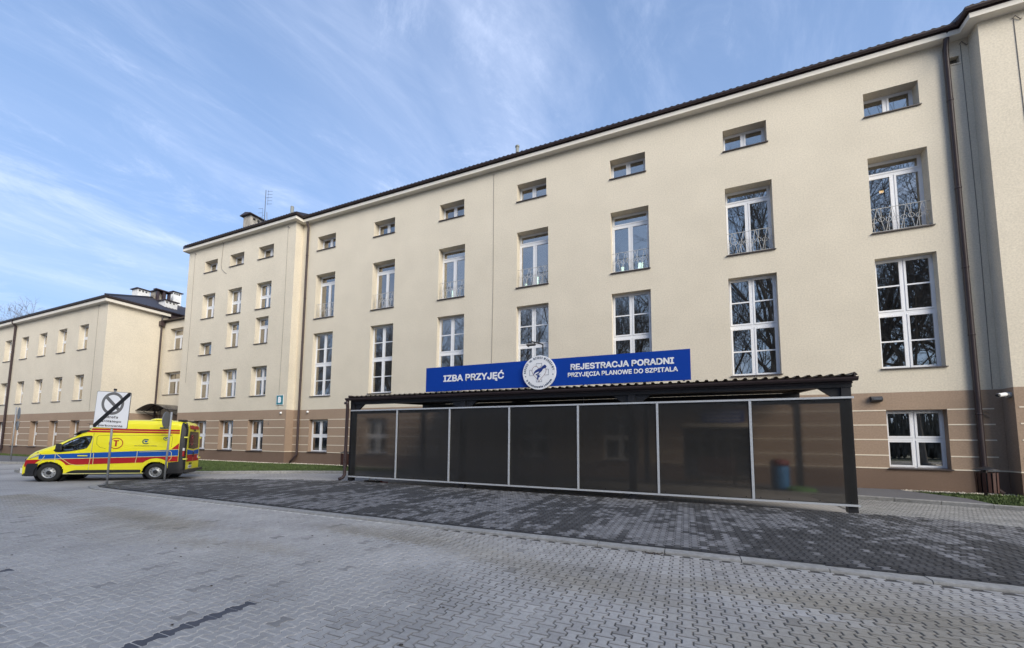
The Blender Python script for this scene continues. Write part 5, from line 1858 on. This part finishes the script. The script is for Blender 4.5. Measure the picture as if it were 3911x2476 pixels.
# wheel arch edge: yellow lip bulges into the red stripe
red_lo = lambda x: min(arch(x, .60, red_lo0(x)), blue_lo(x) - .03)
for s in (1, -1):
    side_sheet(lambda x: blue_lo(x) + .012, lambda x: min(blue_up(x), ztop(x) - .14), -.76, 3.80, CBLUE, 'blue_stripe', s)
    side_sheet(lambda x: red_lo(x) if x < 3.95 else red_lo(3.95) - (x - 3.95) * .2, lambda x: blue_lo(x) - .012, -.76, 4.26, CRED, 'red_stripe', s, n=110)
    side_sheet(lambda x: blue_lo(x) - .011, lambda x: blue_lo(x) + .011, -.76, 3.80, LIME, 'white_line', s, rows=1)
    side_sheet(lambda x: 2.055, lambda x: min(2.125, ztop(x) - .03), -.74, 2.42, CRED, 'upper_red_stripe', s, rows=2)
    side_sheet(lambda x: 2.150, lambda x: min(2.235, ztop(x) - .02), -.74, 2.28, CRED, 'upper_red_stripe', s, rows=2)
    side_sheet(lambda x: .34, lambda x: .47 if x < 2.55 else .47 - .16 * ((x - 2.55) / .4) ** 2, .50, 2.92, CBLK, 'sill_cladding', s, off=.018, rows=3)
    side_sheet(lambda x: .30, lambda x: .335, .42, 3.0, LIME, 'sill_line', s, off=.004, rows=1)
    # black rear corner pillar with the tail lamp
    side_sheet(lambda x: .42, lambda x: min(ztop(x) - .03, 2.58), -.995, -.775, CBLK, 'rear_pillar', s, off=.010, rows=30, n=14)
    side_sheet(lambda x: .30 if x < -.62 else max(.30, .30), lambda x: .80 - .10 * (x + .6) if x < -.42 else .30 + max(0, (.78 - .30) * (1 - (x + .42) / .0001)), -1.0, -.42, CBLK, 'rear_bumper_side', s, off=.014, rows=6, n=20)
    side_sheet(lambda x: 1.05, lambda x: 1.28, -.985, -.90, TAILR, 'tail_lamp', s, off=.022, rows=3, n=6)
    side_sheet(lambda x: 1.30, lambda x: 1.42, -.985, -.90, LAMPW, 'reversing_lamp', s, off=.022, rows=2, n=6)
    # red triangle at the stripe's tail
    side_shape([(-.76, 1.37), (-.76, 1.64), (-.50, 1.36)], CRED, 'red_flash', s)
    # thin reflective contour lines
    for pts in ([(3.27, 1.17), (3.05, .93), (2.80, .72), (2.55, .66), (2.32, .66)], [(2.16, 1.90), (2.165, 1.30), (2.18, .92), (2.20, .70), (2.20, .40)],
                [(2.08, 1.18), (2.08, .70)], [(.66, 1.27), (.66, 1.05), (.70, .76)], [(-.02 + .62, 1.235), (-.45, 1.285), (-.52, 1.22), (-.52, .95), (-.44, .86)],
                [(3.27, 1.16), (3.28, .78)], [(4.02, .66), (3.80, .74), (3.66, .92), (3.60, 1.06)]):
        mb = MB()
        for a, b in zip(pts[:-1], pts[1:]):
            n = 5
            for k in range(n):
                p = (a[0] + (b[0] - a[0]) * k / n, a[1] + (b[1] - a[1]) * k / n); q = (a[0] + (b[0] - a[0]) * (k + 1) / n, a[1] + (b[1] - a[1]) * (k + 1) / n)
                d = Vector((q[0] - p[0], q[1] - p[1])).normalized(); nn = Vector((-d.y, d.x)) * .009
                mb.add([(u, s * (side_y(u, w) + .011), w) for u, w in ((p[0] - nn.x, p[1] - nn.y), (q[0] - nn.x, q[1] - nn.y), (q[0] + nn.x, q[1] + nn.y), (p[0] + nn.x, p[1] + nn.y))], [(0, 1, 2, 3)])
        mb.build('contour_line', LIME, amb)
    # panel gaps and pressed panel edge
    for pts in ([(2.155, 2.02), (2.155, 1.0), (2.22, .48)], [(1.98, 1.93), (.9, 1.955), (-.45, 1.97), (-.50, 1.9), (-.50, 1.45)], [(1.98, 1.93), (2.04, 1.85), (2.02, 1.55), (1.90, 1.42), (1.72, 1.37)]):
        mb = MB()
        for a, b in zip(pts[:-1], pts[1:]):
            n = 6
            for k in range(n):
                p = (a[0] + (b[0] - a[0]) * k / n, a[1] + (b[1] - a[1]) * k / n); q = (a[0] + (b[0] - a[0]) * (k + 1) / n, a[1] + (b[1] - a[1]) * (k + 1) / n)
                d = Vector((q[0] - p[0], q[1] - p[1])).normalized(); nn = Vector((-d.y, d.x)) * .006
                mb.add([(u, s * (side_y(u, w) + .003), w) for u, w in ((p[0] - nn.x, p[1] - nn.y), (q[0] - nn.x, q[1] - nn.y), (q[0] + nn.x, q[1] + nn.y), (p[0] + nn.x, p[1] + nn.y))], [(0, 1, 2, 3)])
        mb.build('panel_gap', mat('gap_shadow', (.22, .19, .02), .8), amb)
    # side window: pane and black seal
    gp = MB(); gp.add([(x, s * (side_y(x, z) - .012), z) for x, z in WIN], [tuple(range(len(WIN)))]); gp.build('side_window', CARGLASS, amb)
    cx, cz = np.mean([p[0] for p in WIN]), np.mean([p[1] for p in WIN])
    sl = MB(); n = len(WIN)
    inn = [(cx + (x - cx) * .955, cz + (z - cz) * .90) for x, z in WIN]; outp = [(cx + (x - cx) * 1.035, cz + (z - cz) * 1.075) for x, z in WIN]
    vs = [(x, s * (side_y(x, z) + .007), z) for x, z in inn] + [(x, s * (side_y(x, z) + .007), z) for x, z in outp]
    sl.add(vs, [(i, (i + 1) % n, (i + 1) % n + n, i + n) for i in range(n)]); sl.build('window_seal', CBLK, amb)
    # door handle
    dh = MB(); dh.box(2.27, 2.58, s * (HW - .005), s * (HW + .035), 1.045, 1.085); h_ = dh.build('door_handle', YEL, amb)
    mr = MB(); mr.box(3.10, 3.22, s * (HW - .02), s * (HW + .05), 1.28, 1.34); mr.prism([(3.08, 1.30), (3.26, 1.30), (3.24, 1.56), (3.10, 1.56)], lambda a, b, t: (a, t, b), s * (HW + .02), s * (HW + .10)); mr.build('wing_mirror', CBLK, amb)
    # upper side marker lamp, roof edge lamps
    MB().box(-.38, -.02, s * (side_y(-.2, 2.30) - .02), s * (side_y(-.2, 2.30) + .03), 2.27, 2.33).build('marker_lamp', GLASSDK, amb)
    # lime hinges
    for zz in (.93, 1.90):
        MB().box(-1.06, -.93, s * (HW - .16), s * (HW + .0), zz - .03, zz + .03).build('hinge', mat('hinge_lime', (.75, .72, .12), .4), amb)
    # wheel arches
    for wx in (0.0, 3.43):
        ar = MB(); ar.lathe([(.462, s * (HW - .03)), (.462, s * (HW - .42)), (0, s * (HW - .42))], (wx, 0, .36), 32, 'y'); ar.build('wheel_arch', CBLK, amb)
# circle with letter T, emblem and small print
def side_map(s=1, off=.010):
    return lambda a, b: (a, s * (side_y(a, b) + off), b)


for s in (1, -1):
    sm_ = side_map(s)
    m = MB()
    for i in range(36):
        t0, t1 = 2 * math.pi * i / 36, 2 * math.pi * (i + 1) / 36
        m.add([sm_(1.395 + r * math.cos(t), 1.60 + r * 1.0 * math.sin(t)) for r, t in ((.205, t0), (.235, t0), (.235, t1), (.205, t1))], [(0, 1, 2, 3)])
    m.build('ring', CRED, amb)
    m = MB(); m.add([sm_(a, b) for a, b in ((1.365, 1.47), (1.425, 1.47), (1.425, 1.685), (1.48, 1.685), (1.49, 1.735), (1.30, 1.735), (1.31, 1.685), (1.365, 1.685))], [tuple(range(8))])
    m.build('letter_t', CRED, amb)
    for (cx, cz, r, big_) in ((.40, 1.69, .115, True), (-.28, 1.83, .085, False)):
        m = MB()
        for i in range(24):
            t0 = math.radians(40 + 280 * i / 24); t1 = math.radians(40 + 280 * (i + 1) / 24)
            m.add([sm_(cx - s * (rr_ * math.cos(t)) * 1.15, cz + rr_ * math.sin(t)) for rr_, t in ((r * .68, t0), (r, t0), (r, t1), (r * .68, t1))], [(0, 1, 2, 3)])
        m.build('letter_c', mat('dark_green_print', (.01, .09, .09), .5), amb)
        m = MB(); H = [(0, -.055), (.055, .01), (.045, .05), (.018, .052), (0, .030), (-.018, .052), (-.045, .05), (-.055, .01)]
        m.add([sm_(cx + a * r / .115, cz + b * r / .115) for a, b in H], [tuple(range(8))]); m.build('heart_mark', CBLUE, amb)
    vs, fs = text_mb('CENTRUM ZDROWIA DZIECKA', 1, .01); A_ = np.array(vs); mn, mx = A_.min(0), A_.max(0)
    fx = lambda t: (.78 - t * .78) if s > 0 else (.0 + t * .78)
    m = MB(); m.add([sm_(fx((p[0] - mn[0]) / (mx[0] - mn[0])), 1.485 + .036 * (p[1] - mn[1]) / (mx[1] - mn[1])) for p in vs], fs); m.build('lettering', GREYPR, amb)
    vs, fs = text_mb('ZESPÓŁ TRANSPORTOWY', 1, .01); A_ = np.array(vs); mn, mx = A_.min(0), A_.max(0)
    m = MB(); m.add([sm_((-.08 - .42 * (p[0] - mn[0]) / (mx[0] - mn[0])) if s > 0 else (-.5 + .42 * (p[0] - mn[0]) / (mx[0] - mn[0])), 1.68 + .02 * (p[1] - mn[1]) / (mx[1] - mn[1])) for p in vs], fs)
    bpy.data.objects  # (small unreadable print is a plain line in the photograph)
    m = MB(); m.add([sm_(a, b) for a, b in ((-.50, 1.985), (-.10, 1.985), (-.10, 2.0), (-.50, 2.0))], [(0, 1, 2, 3)]); m.build('print_line', GREYPR, amb)

# windscreen, hood seams, front end
ws = MB(); n = 12
for i in range(n + 1):
    x = 2.50 + (3.52 - 2.50) * i / n
    for j in range(9):
        t = -1 + 2 * j / 8; w = side_y(x, ztop(x) - .02) * .97
        ws.v.append((x, w * t, ztop(x) + .024 - .02 * t * t))
for i in range(n):
    for j in range(8):
        k = i * 9 + j; ws.f.append((k, k + 9, k + 10, k + 1)); ws.m.append(0)
ws.build('windscreen', CARGLASS, amb, smooth=True)
vz = MB(); vz.prism([(2.06, 2.045), (2.70, 2.045), (2.86, 1.93), (2.62, 2.12), (2.30, 2.17), (2.12, 2.13)], lambda a, b, t: (a, t, b), -HW + .16, HW - .155); vz.build('roof_visor', CBLK, amb)
bf = MB()
for s in (1, -1):
    pass
bx = np.linspace(3.80, 4.38, 12)
for x in bx:
    w = (side_y(min(x, 4.3), .6)) + .015 - max(0, (x - 4.2)) * .9
    for z in (.22, .34, .50, .66, .74):
        for s in (1, -1):
            bf.v.append((x + (.0 if z < .7 else -.02), s * w, z))
for i in range(11):
    for r in range(4):
        for c in (0, 1):
            k = i * 10 + r * 2 + c; bf.f.append((k, k + 10, k + 12, k + 2)); bf.m.append(0)
k0 = 11 * 10
for r in range(4): bf.f.append((k0 + r * 2, k0 + r * 2 + 1, k0 + r * 2 + 3, k0 + r * 2 + 2)); bf.m.append(0)
for i in range(11):
    bf.f.append((i * 10 + 8, i * 10 + 9, i * 10 + 19, i * 10 + 18)); bf.m.append(0); bf.f.append((i * 10, i * 10 + 10, i * 10 + 11, i * 10 + 1)); bf.m.append(0)
bf.build('front_bumper', CBLK, amb)
MB().box(4.30, 4.405, -.75, .75, .36, .50).build('skid_plate', LAMPW, amb)
for s in (1, -1):
    MB().box(4.18, 4.39, s * .70, s * .83, .34, .56).build('daytime_lamp', LAMPW, amb)
    side_shape([(3.70, 1.10), (3.84, 1.20), (4.04, 1.14), (4.22, .99), (4.27, .88), (4.10, .93), (3.86, 1.01)], HEADL, 'headlight', s, off=.012)
    for k in range(3):
        side_shape([(3.78 + k * .02, 1.145 - k * .05), (4.0 + k * .03, 1.09 - k * .055), (4.0 + k * .03, 1.075 - k * .055), (3.78 + k * .02, 1.13 - k * .05)], LAMPW, 'headlight_strip', s, off=.016)
gr = MB(); gr.box(4.31, 4.34, -.68, .68, .62, .92); gr.build('grille', CBLK, amb)

# rear end: slightly leaning face built in (y,z)
def rx(z):
    return float(np.interp(z, [0, 2.22, 2.32, 2.46, 2.60], [-1.012, -1.012, -1.008, -.968, -.870]))


def rear_sheet(poly, m, name, off=.0, label=None):
    mb = MB(); mb.add([(rx(z) - off, y, z) for y, z in poly], [tuple(range(len(poly)))]); return mb.build(name, m, amb, label=label)


def rear_grid(y0, y1, z0, z1, m, name, off, wf=None):
    mb = MB(); ny, nz = 8, 14
    for j in range(nz + 1):
        z = z0 + (z1 - z0) * j / nz
        a, b = (y0, y1) if wf is None else (-wf(z), wf(z))
        for i in range(ny + 1): mb.v.append((rx(z) - off, a + (b - a) * i / ny, z))
    for j in range(nz):
        for i in range(ny):
            k = j * (ny + 1) + i; mb.f.append((k, k + 1, k + ny + 2, k + ny + 1)); mb.m.append(0)
    return mb.build(name, m, amb)


wr = lambda z: (HW - .10) - (.17 * max(0, (z - 1.25) / 1.4) ** 1.6) - (0 if z < 2.35 else .30 * ((z - 2.35) / .28) ** 2)
rear_grid(0, 0, .40, 2.58, YEL, 'rear_doors', 0, wr)
for s in (1, -1):
    mb = MB(); nz = 24
    for j in range(nz + 1):
        z = .40 + (2.56 - .40) * j / nz
        for y in (wr(z) - .0, wr(z) + .11): mb.v.append((rx(z) + (.0 if y < wr(z) + .05 else .03) - .004, s * y, z))
    mb.f = [(2 * j, 2 * j + 1, 2 * j + 3, 2 * j + 2) for j in range(nz)]; mb.m = [0] * nz
    mb.build('rear_pillar', CBLK, amb)
rear_sheet([(-.74, 1.42), (0, 1.36), (.74, 1.42), (.70, 2.0), (.64, 2.17), (-.64, 2.17), (-.70, 2.0)], DGLASS, 'rear_window', .012)
rear_sheet([(-.86, 1.12), (.86, 1.12), (.86, 1.35), (0, 1.29), (-.86, 1.35)], CBLUE, 'blue_stripe', .010)
rear_sheet([(-.86, .80), (.86, .80), (.86, 1.10), (-.86, 1.10)], CRED, 'red_stripe', .010)
rear_sheet([(-.012, .45), (.012, .45), (.012, 1.36), (-.012, 1.36)], LIME, 'door_gap', .016)
MB().box(-1.06, -1.03, .02, .07, 1.0, 1.22).build('door_handle', CBLK, amb)
MB().box(-1.036, -1.026, .16, .62, .50, .64).build('number_plate', CAMW, amb)
mp_ = MB(); mp_.box(-1.042, -1.037, .19, .59, .55, .59); mp_.build('plate_print', GREYPR, amb)
MB().box(-1.06, -1.02, .25, .50, .68, .74).build('plate_lamp', CBLK, amb)
MB().box(-1.035, -1.022, -.80, -.70, .92, 1.06).build('badge', LAMPW, amb)
rb_ = MB(); rb_.box(-1.16, -.92, -HW + .02, HW - .02, .34, .46); rb_.build('rear_bumper', CBLK, amb)
m = MB()
for i in range(30):
    t0, t1 = 2 * math.pi * i / 30, 2 * math.pi * (i + 1) / 30
    m.add([(rx(1.78) - .022 - .0, .34 + r * math.cos(t), 1.78 + r * 1.08 * math.sin(t)) for r, t in ((.19, t0), (.225, t0), (.225, t1), (.19, t1))], [(0, 1, 2, 3)])
m.build('ring', mat('window_red_film', (.45, .04, .07), .5), amb)
m = MB(); m.box(rx(1.78) - .026, rx(1.78) - .022, .325, .355, 1.66, 1.88); m.box(rx(1.78) - .026, rx(1.78) - .022, .26, .42, 1.88, 1.92); m.build('letter_t', MATS['window_red_film'], amb)
vs, fs = text_mb('AMBULANS', 1, .06); A_ = np.array(vs); mn, mx = A_.min(0), A_.max(0)
m = MB(); m.add([(rx(2.28 + .20 * (p[1] - mn[1]) / (mx[1] - mn[1])) - .022 - p[2], .66 - 1.32 * (p[0] - mn[0]) / (mx[0] - mn[0]), 2.28 + .20 * (p[1] - mn[1]) / (mx[1] - mn[1])) for p in vs], fs); m.build('lettering', CRED, amb, label='red capitals AMBULANS')
m = MB(); m.lathe([(0, 0), (.045, 0), (.045, .05)], (rx(2.22) - .05, 0, 2.235), 12, 'x'); m.build('reversing_camera', CBLK, amb)
# roof equipment
m = MB(); m.lathe([(.0, .09), (.22, .085), (.36, .045), (.40, .0)], (.12, .35, 2.655), 24); m.build('roof_vent', YEL, amb, smooth=True)
for (x, y) in ((-.72, .62), (-.72, -.62)):
    MB().box(x - .13, x + .13, y - .16, y + .16, 2.61, 2.70).build('beacon', CBLK, amb)
MB().box(2.18, 2.42, -.75, .75, 2.25, 2.36).build('light_bar', LAMPW, amb)
m = MB(); m.tube([(2.52, .35, 2.16), (2.60, .35, 2.44)], .008, 5); m.lathe([(.07, 2.44), (.07, 2.45), (0, 2.45)], (2.60, .35, 0), 10); m.build('aerial', CBLK, amb)

# wheels
for wx in (0.0, 3.43):
    for s in (1, -1):
        y0 = s * (HW - .02)
        w = MB()
        R_ = .372
        prof = [(.225, -.0), (.27, .012), (.335, .008), (.362, -.02), (R_, -.05), (R_, -.19), (.362, -.22), (.27, -.24), (.225, -.23)]
        w.lathe([(r, y0 + s * h) for r, h in prof], (wx, 0, R_ - .005), 40, 'y')
        tyre = w.build('wheel', TYRE, amb, smooth=True)
        rm = MB(); rm.lathe([(.228, y0 - s * .005), (.215, y0 - s * .03), (.195, y0 - s * .045), (.12, y0 - s * .03), (.085, y0 - s * .01), (.085, y0 - s * .03)], (wx, 0, R_ - .005), 32, 'y')
        rm.build('rim', RIM, tyre, smooth=False)
        hb = MB(); hb.lathe([(0, y0 + s * .0), (.06, y0 - s * .0), (.084, y0 - s * .012)], (wx, 0, R_ - .005), 20, 'y'); hb.build('hub_cap', CBLK, tyre)
        hl = MB()
        for k in range(10):
            t = 2 * math.pi * k / 10; cxx, czz = wx + .168 * math.cos(t), R_ - .005 + .168 * math.sin(t)
            hl.add([(cxx + .020 * math.cos(q * 1.047), y0 - s * .034, czz + .020 * math.sin(q * 1.047)) for q in range(6)], [tuple(range(6))])
        hl.build('rim_hole', CBLK, tyre)

# driver
def skin_body(name, verts, edges, m, parent, root=0, sub=2):
    me = bpy.data.meshes.new(name); me.from_pydata([v[:3] for v in verts], edges, []); me.materials.append(m)
    o = bpy.data.objects.new(name, me); SC.collection.objects.link(o)
    md = o.modifiers.new('skin', 'SKIN')
    sv = me.skin_vertices[0].data
    for i, v in enumerate(verts):
        sv[i].radius = (v[3], v[4] if len(v) > 4 else v[3]); sv[i].use_root = (i == root)
    ss_ = o.modifiers.new('sub', 'SUBSURF'); ss_.levels = sub; ss_.render_levels = sub
    dg = bpy.context.evaluated_depsgraph_get()
    m2 = bpy.data.meshes.new_from_object(o.evaluated_get(dg))
    bpy.data.objects.remove(o)
    m2.name = name
    for p in m2.polygons: p.use_smooth = True
    o2 = bpy.data.objects.new(name, m2); SC.collection.objects.link(o2)
    BASE[o2] = Vector((0, 0, 0))
    if parent: o2.parent = parent
    return o2


drv = thing('person', 'driver in a red jacket with short dark hair sitting behind the ambulance side window', 'person', (_o.x, _o.y, -.01), math.atan2(_d.y, _d.x), local=True)
drv.scale = (1.07, 1, 1)
SKIN = mat('skin', (.48, .28, .20), .6); JACK = mat('red_jacket', (.62, .06, .03), .8); HAIR = mat('dark_hair', (.03, .022, .018), .8)
dy = .55
V = [(2.42, dy, .86, .17, .19), (2.38, dy, 1.10, .17, .15), (2.36, dy, 1.34, .20, .13), (2.38, dy, 1.46, .08), (2.38, dy + .22, 1.40, .085), (2.52, dy + .27, 1.20, .062), (2.76, dy + .16, 1.27, .048),
     (2.38, dy - .22, 1.40, .085), (2.52, dy - .27, 1.20, .062), (2.76, dy - .16, 1.27, .048), (2.85, dy + .12, .84, .10), (2.85, dy - .12, .84, .10), (2.95, dy + .12, .45, .07), (2.95, dy - .12, .45, .07)]
E_ = [(0, 1), (1, 2), (2, 3), (2, 4), (4, 5), (5, 6), (2, 7), (7, 8), (8, 9), (0, 10), (0, 11), (10, 12), (11, 13)]
skin_body('body', V, E_, JACK, drv)
V = [(2.39, dy, 1.46, .055), (2.40, dy, 1.54, .06), (2.42, dy, 1.64, .095, .085), (2.41, dy, 1.72, .085, .08)]
hd = skin_body('head', V, [(0, 1), (1, 2), (2, 3)], SKIN, drv)
m = MB(); m.lathe([(0, 1.83), (.06, 1.82), (.105, 1.76), (.112, 1.68), (.10, 1.62)], (2.395, dy, 0), 16); m.build('hair', HAIR, drv, smooth=True)
fc = MB(); fc.box(2.52, 2.545, dy - .012, dy + .012, 1.61, 1.66); fc.build('nose', SKIN, drv)
for sy in (-.035, .035):
    e = MB(); e.lathe([(0, .012), (.011, .006), (.012, 0)], (2.505, dy + sy, 1.675), 8, 'x'); e.build('eye', BLACKP, drv)
for sy in (1, -1):
    V = [(2.76, dy + sy * .16, 1.27, .034), (2.83, dy + sy * .165, 1.29, .036), (2.87, dy + sy * .165, 1.30, .030)]
    E_ = [(0, 1), (1, 2)]
    for k in range(4):
        yo = (k - 1.5) * .018; i = len(V)
        V += [(2.895, dy + sy * .165 + yo, 1.31 + .004 * k, .0095), (2.915, dy + sy * .165 + yo, 1.29, .009), (2.905, dy + sy * .165 + yo, 1.265, .008)]
        E_ += [(2, i), (i, i + 1), (i + 1, i + 2)]
    i = len(V); V += [(2.85, dy + sy * .12, 1.30, .011), (2.875, dy + sy * .11, 1.285, .009)]; E_ += [(1, i), (i, i + 1)]
    skin_body('hand', V, E_, SKIN, drv, sub=1)

# ================================================================== TREES
def tree_mesh(name, seed, height, spread=1.0, maxd=6, trunk=.30):
    rnd = random.Random(seed); segs = []

    def grow(p, d, L, r, depth):
        n = 4 if depth < 2 else 3
        q = p.copy(); dd = d.copy(); pts = [(q.copy(), r)]
        for k in range(n):
            dd = (dd + Vector((rnd.gauss(0, .13), rnd.gauss(0, .13), rnd.gauss(.03, .08))) * (1.0 if depth else .35)).normalized()
            q = q + dd * L / n
            rr = r * (1 - .42 * (k + 1) / n)
            pts.append((q.copy(), rr))
            if depth < maxd and ((depth > 0 and rnd.random() < .8) or (depth == 0 and k >= 1)):
                for _ in range(2 if (depth == 0 or rnd.random() < .35) else 1):
                    ax = Vector((rnd.gauss(0, 1), rnd.gauss(0, 1), rnd.gauss(0, .4)))
                    side = (ax - dd * ax.dot(dd)).normalized()
                    ang = rnd.uniform(.45, .95) * spread
                    nd = (dd * math.cos(ang) + side * math.sin(ang)); nd.z += .18; nd.normalize()
                    grow(q, nd, L * rnd.uniform(.50, .74), rr * rnd.uniform(.48, .66), depth + 1)
        if depth < maxd:
            grow(q, dd, L * rnd.uniform(.55, .75), rr * .9, depth + 1)
        segs.append((pts, depth))
    grow(Vector((0, 0, 0)), Vector((0, 0, 1)), height * .40, trunk, 0)
    tr, cr = MB(), MB()
    for pts, depth in segs:
        tgt = tr if depth < 2 else cr
        tgt.tube([p for p, r in pts], [max(r, .010) for p, r in pts], 7 if depth < 2 else 3, caps=False)
    return tr, cr


def bare_tree(variant, loc, rz, s, label, group=None, cache={}):
    t = thing('bare_tree', label, 'tree', loc, rz, group=group, local=True)
    if variant not in cache:
        tr, cr = tree_mesh('bare_tree', 100 + variant, 22, maxd=5, trunk=.34)
        a = tr.build('trunk', BARK, t, origin=(0, 0, 0), smooth=True); b = cr.build('crown', BARK, t, origin=(0, 0, 0))
        cache[variant] = (a.data, b.data)
    else:
        for nm, me in zip(('trunk', 'crown'), cache[variant]):
            o = bpy.data.objects.new(nm, me); SC.collection.objects.link(o); o.parent = t
    t.scale = (s, s, s)
    return t


ft_ = thing('bare_tree', 'bare leafless tree rising behind the left wing roof at the picture edge', 'tree', (-149.5, 25, 0), .4, local=True)
_tr, _cr = tree_mesh('bare_tree', 321, 22, maxd=6, trunk=.42, spread=1.25)
_top = max(max(v[2] for v in _tr.v), max(v[2] for v in _cr.v))
_tr.build('trunk', BARKD, ft_, origin=(0, 0, 0), smooth=True); _cr.build('crown', BARKD, ft_, origin=(0, 0, 0))
ft_.scale = (43.6 / _top,) * 3
TG = 'bare trees across the car park, mirrored in the windows'
rt = random.Random(5)
k = 0
for row, (yy, n, x0, x1, sc) in enumerate(((-44, 13, -70, 72, 1.22), (-56, 10, -80, 84, 1.35))):
    for i in range(n):
        x = x0 + (x1 - x0) * (i + rt.uniform(.2, .8)) / n
        bare_tree(k % 4, (x, yy + rt.uniform(-4, 4), 0), rt.uniform(0, 6.28), sc * rt.uniform(.86, 1.12) * (1.32 if x > 28 else 1.08), 'bare leafless tree mirrored in the hospital windows', TG)
        k += 1

wd = MB(); nW = 30000
for i in range(nW):
    x = rt.uniform(-150, 150); y = rt.uniform(-96, -80)
    h = (9 + 12 * rt.random() ** 1.5) * (0.75 + .5 * float(vnoise(x * .09, y * .05)))
    z0 = h * .8 * rt.random() ** 1.5; z1 = z0 + rt.uniform(1.2, 4.5)
    dx, dy = rt.gauss(0, .5), rt.gauss(0, .4); w = rt.uniform(.05, .28)
    wd.v += [(x - w, y, z0), (x + w, y + w, z0), (x + dx, y + dy, z1)]; k = len(wd.v)
    wd.f.append((k - 3, k - 2, k - 1)); wd.m.append(0)
wd.build('wood', mat('winter_wood_twigs', (.17, .165, .15), 1.0, nscale=.4, namt=.5), kind='stuff')
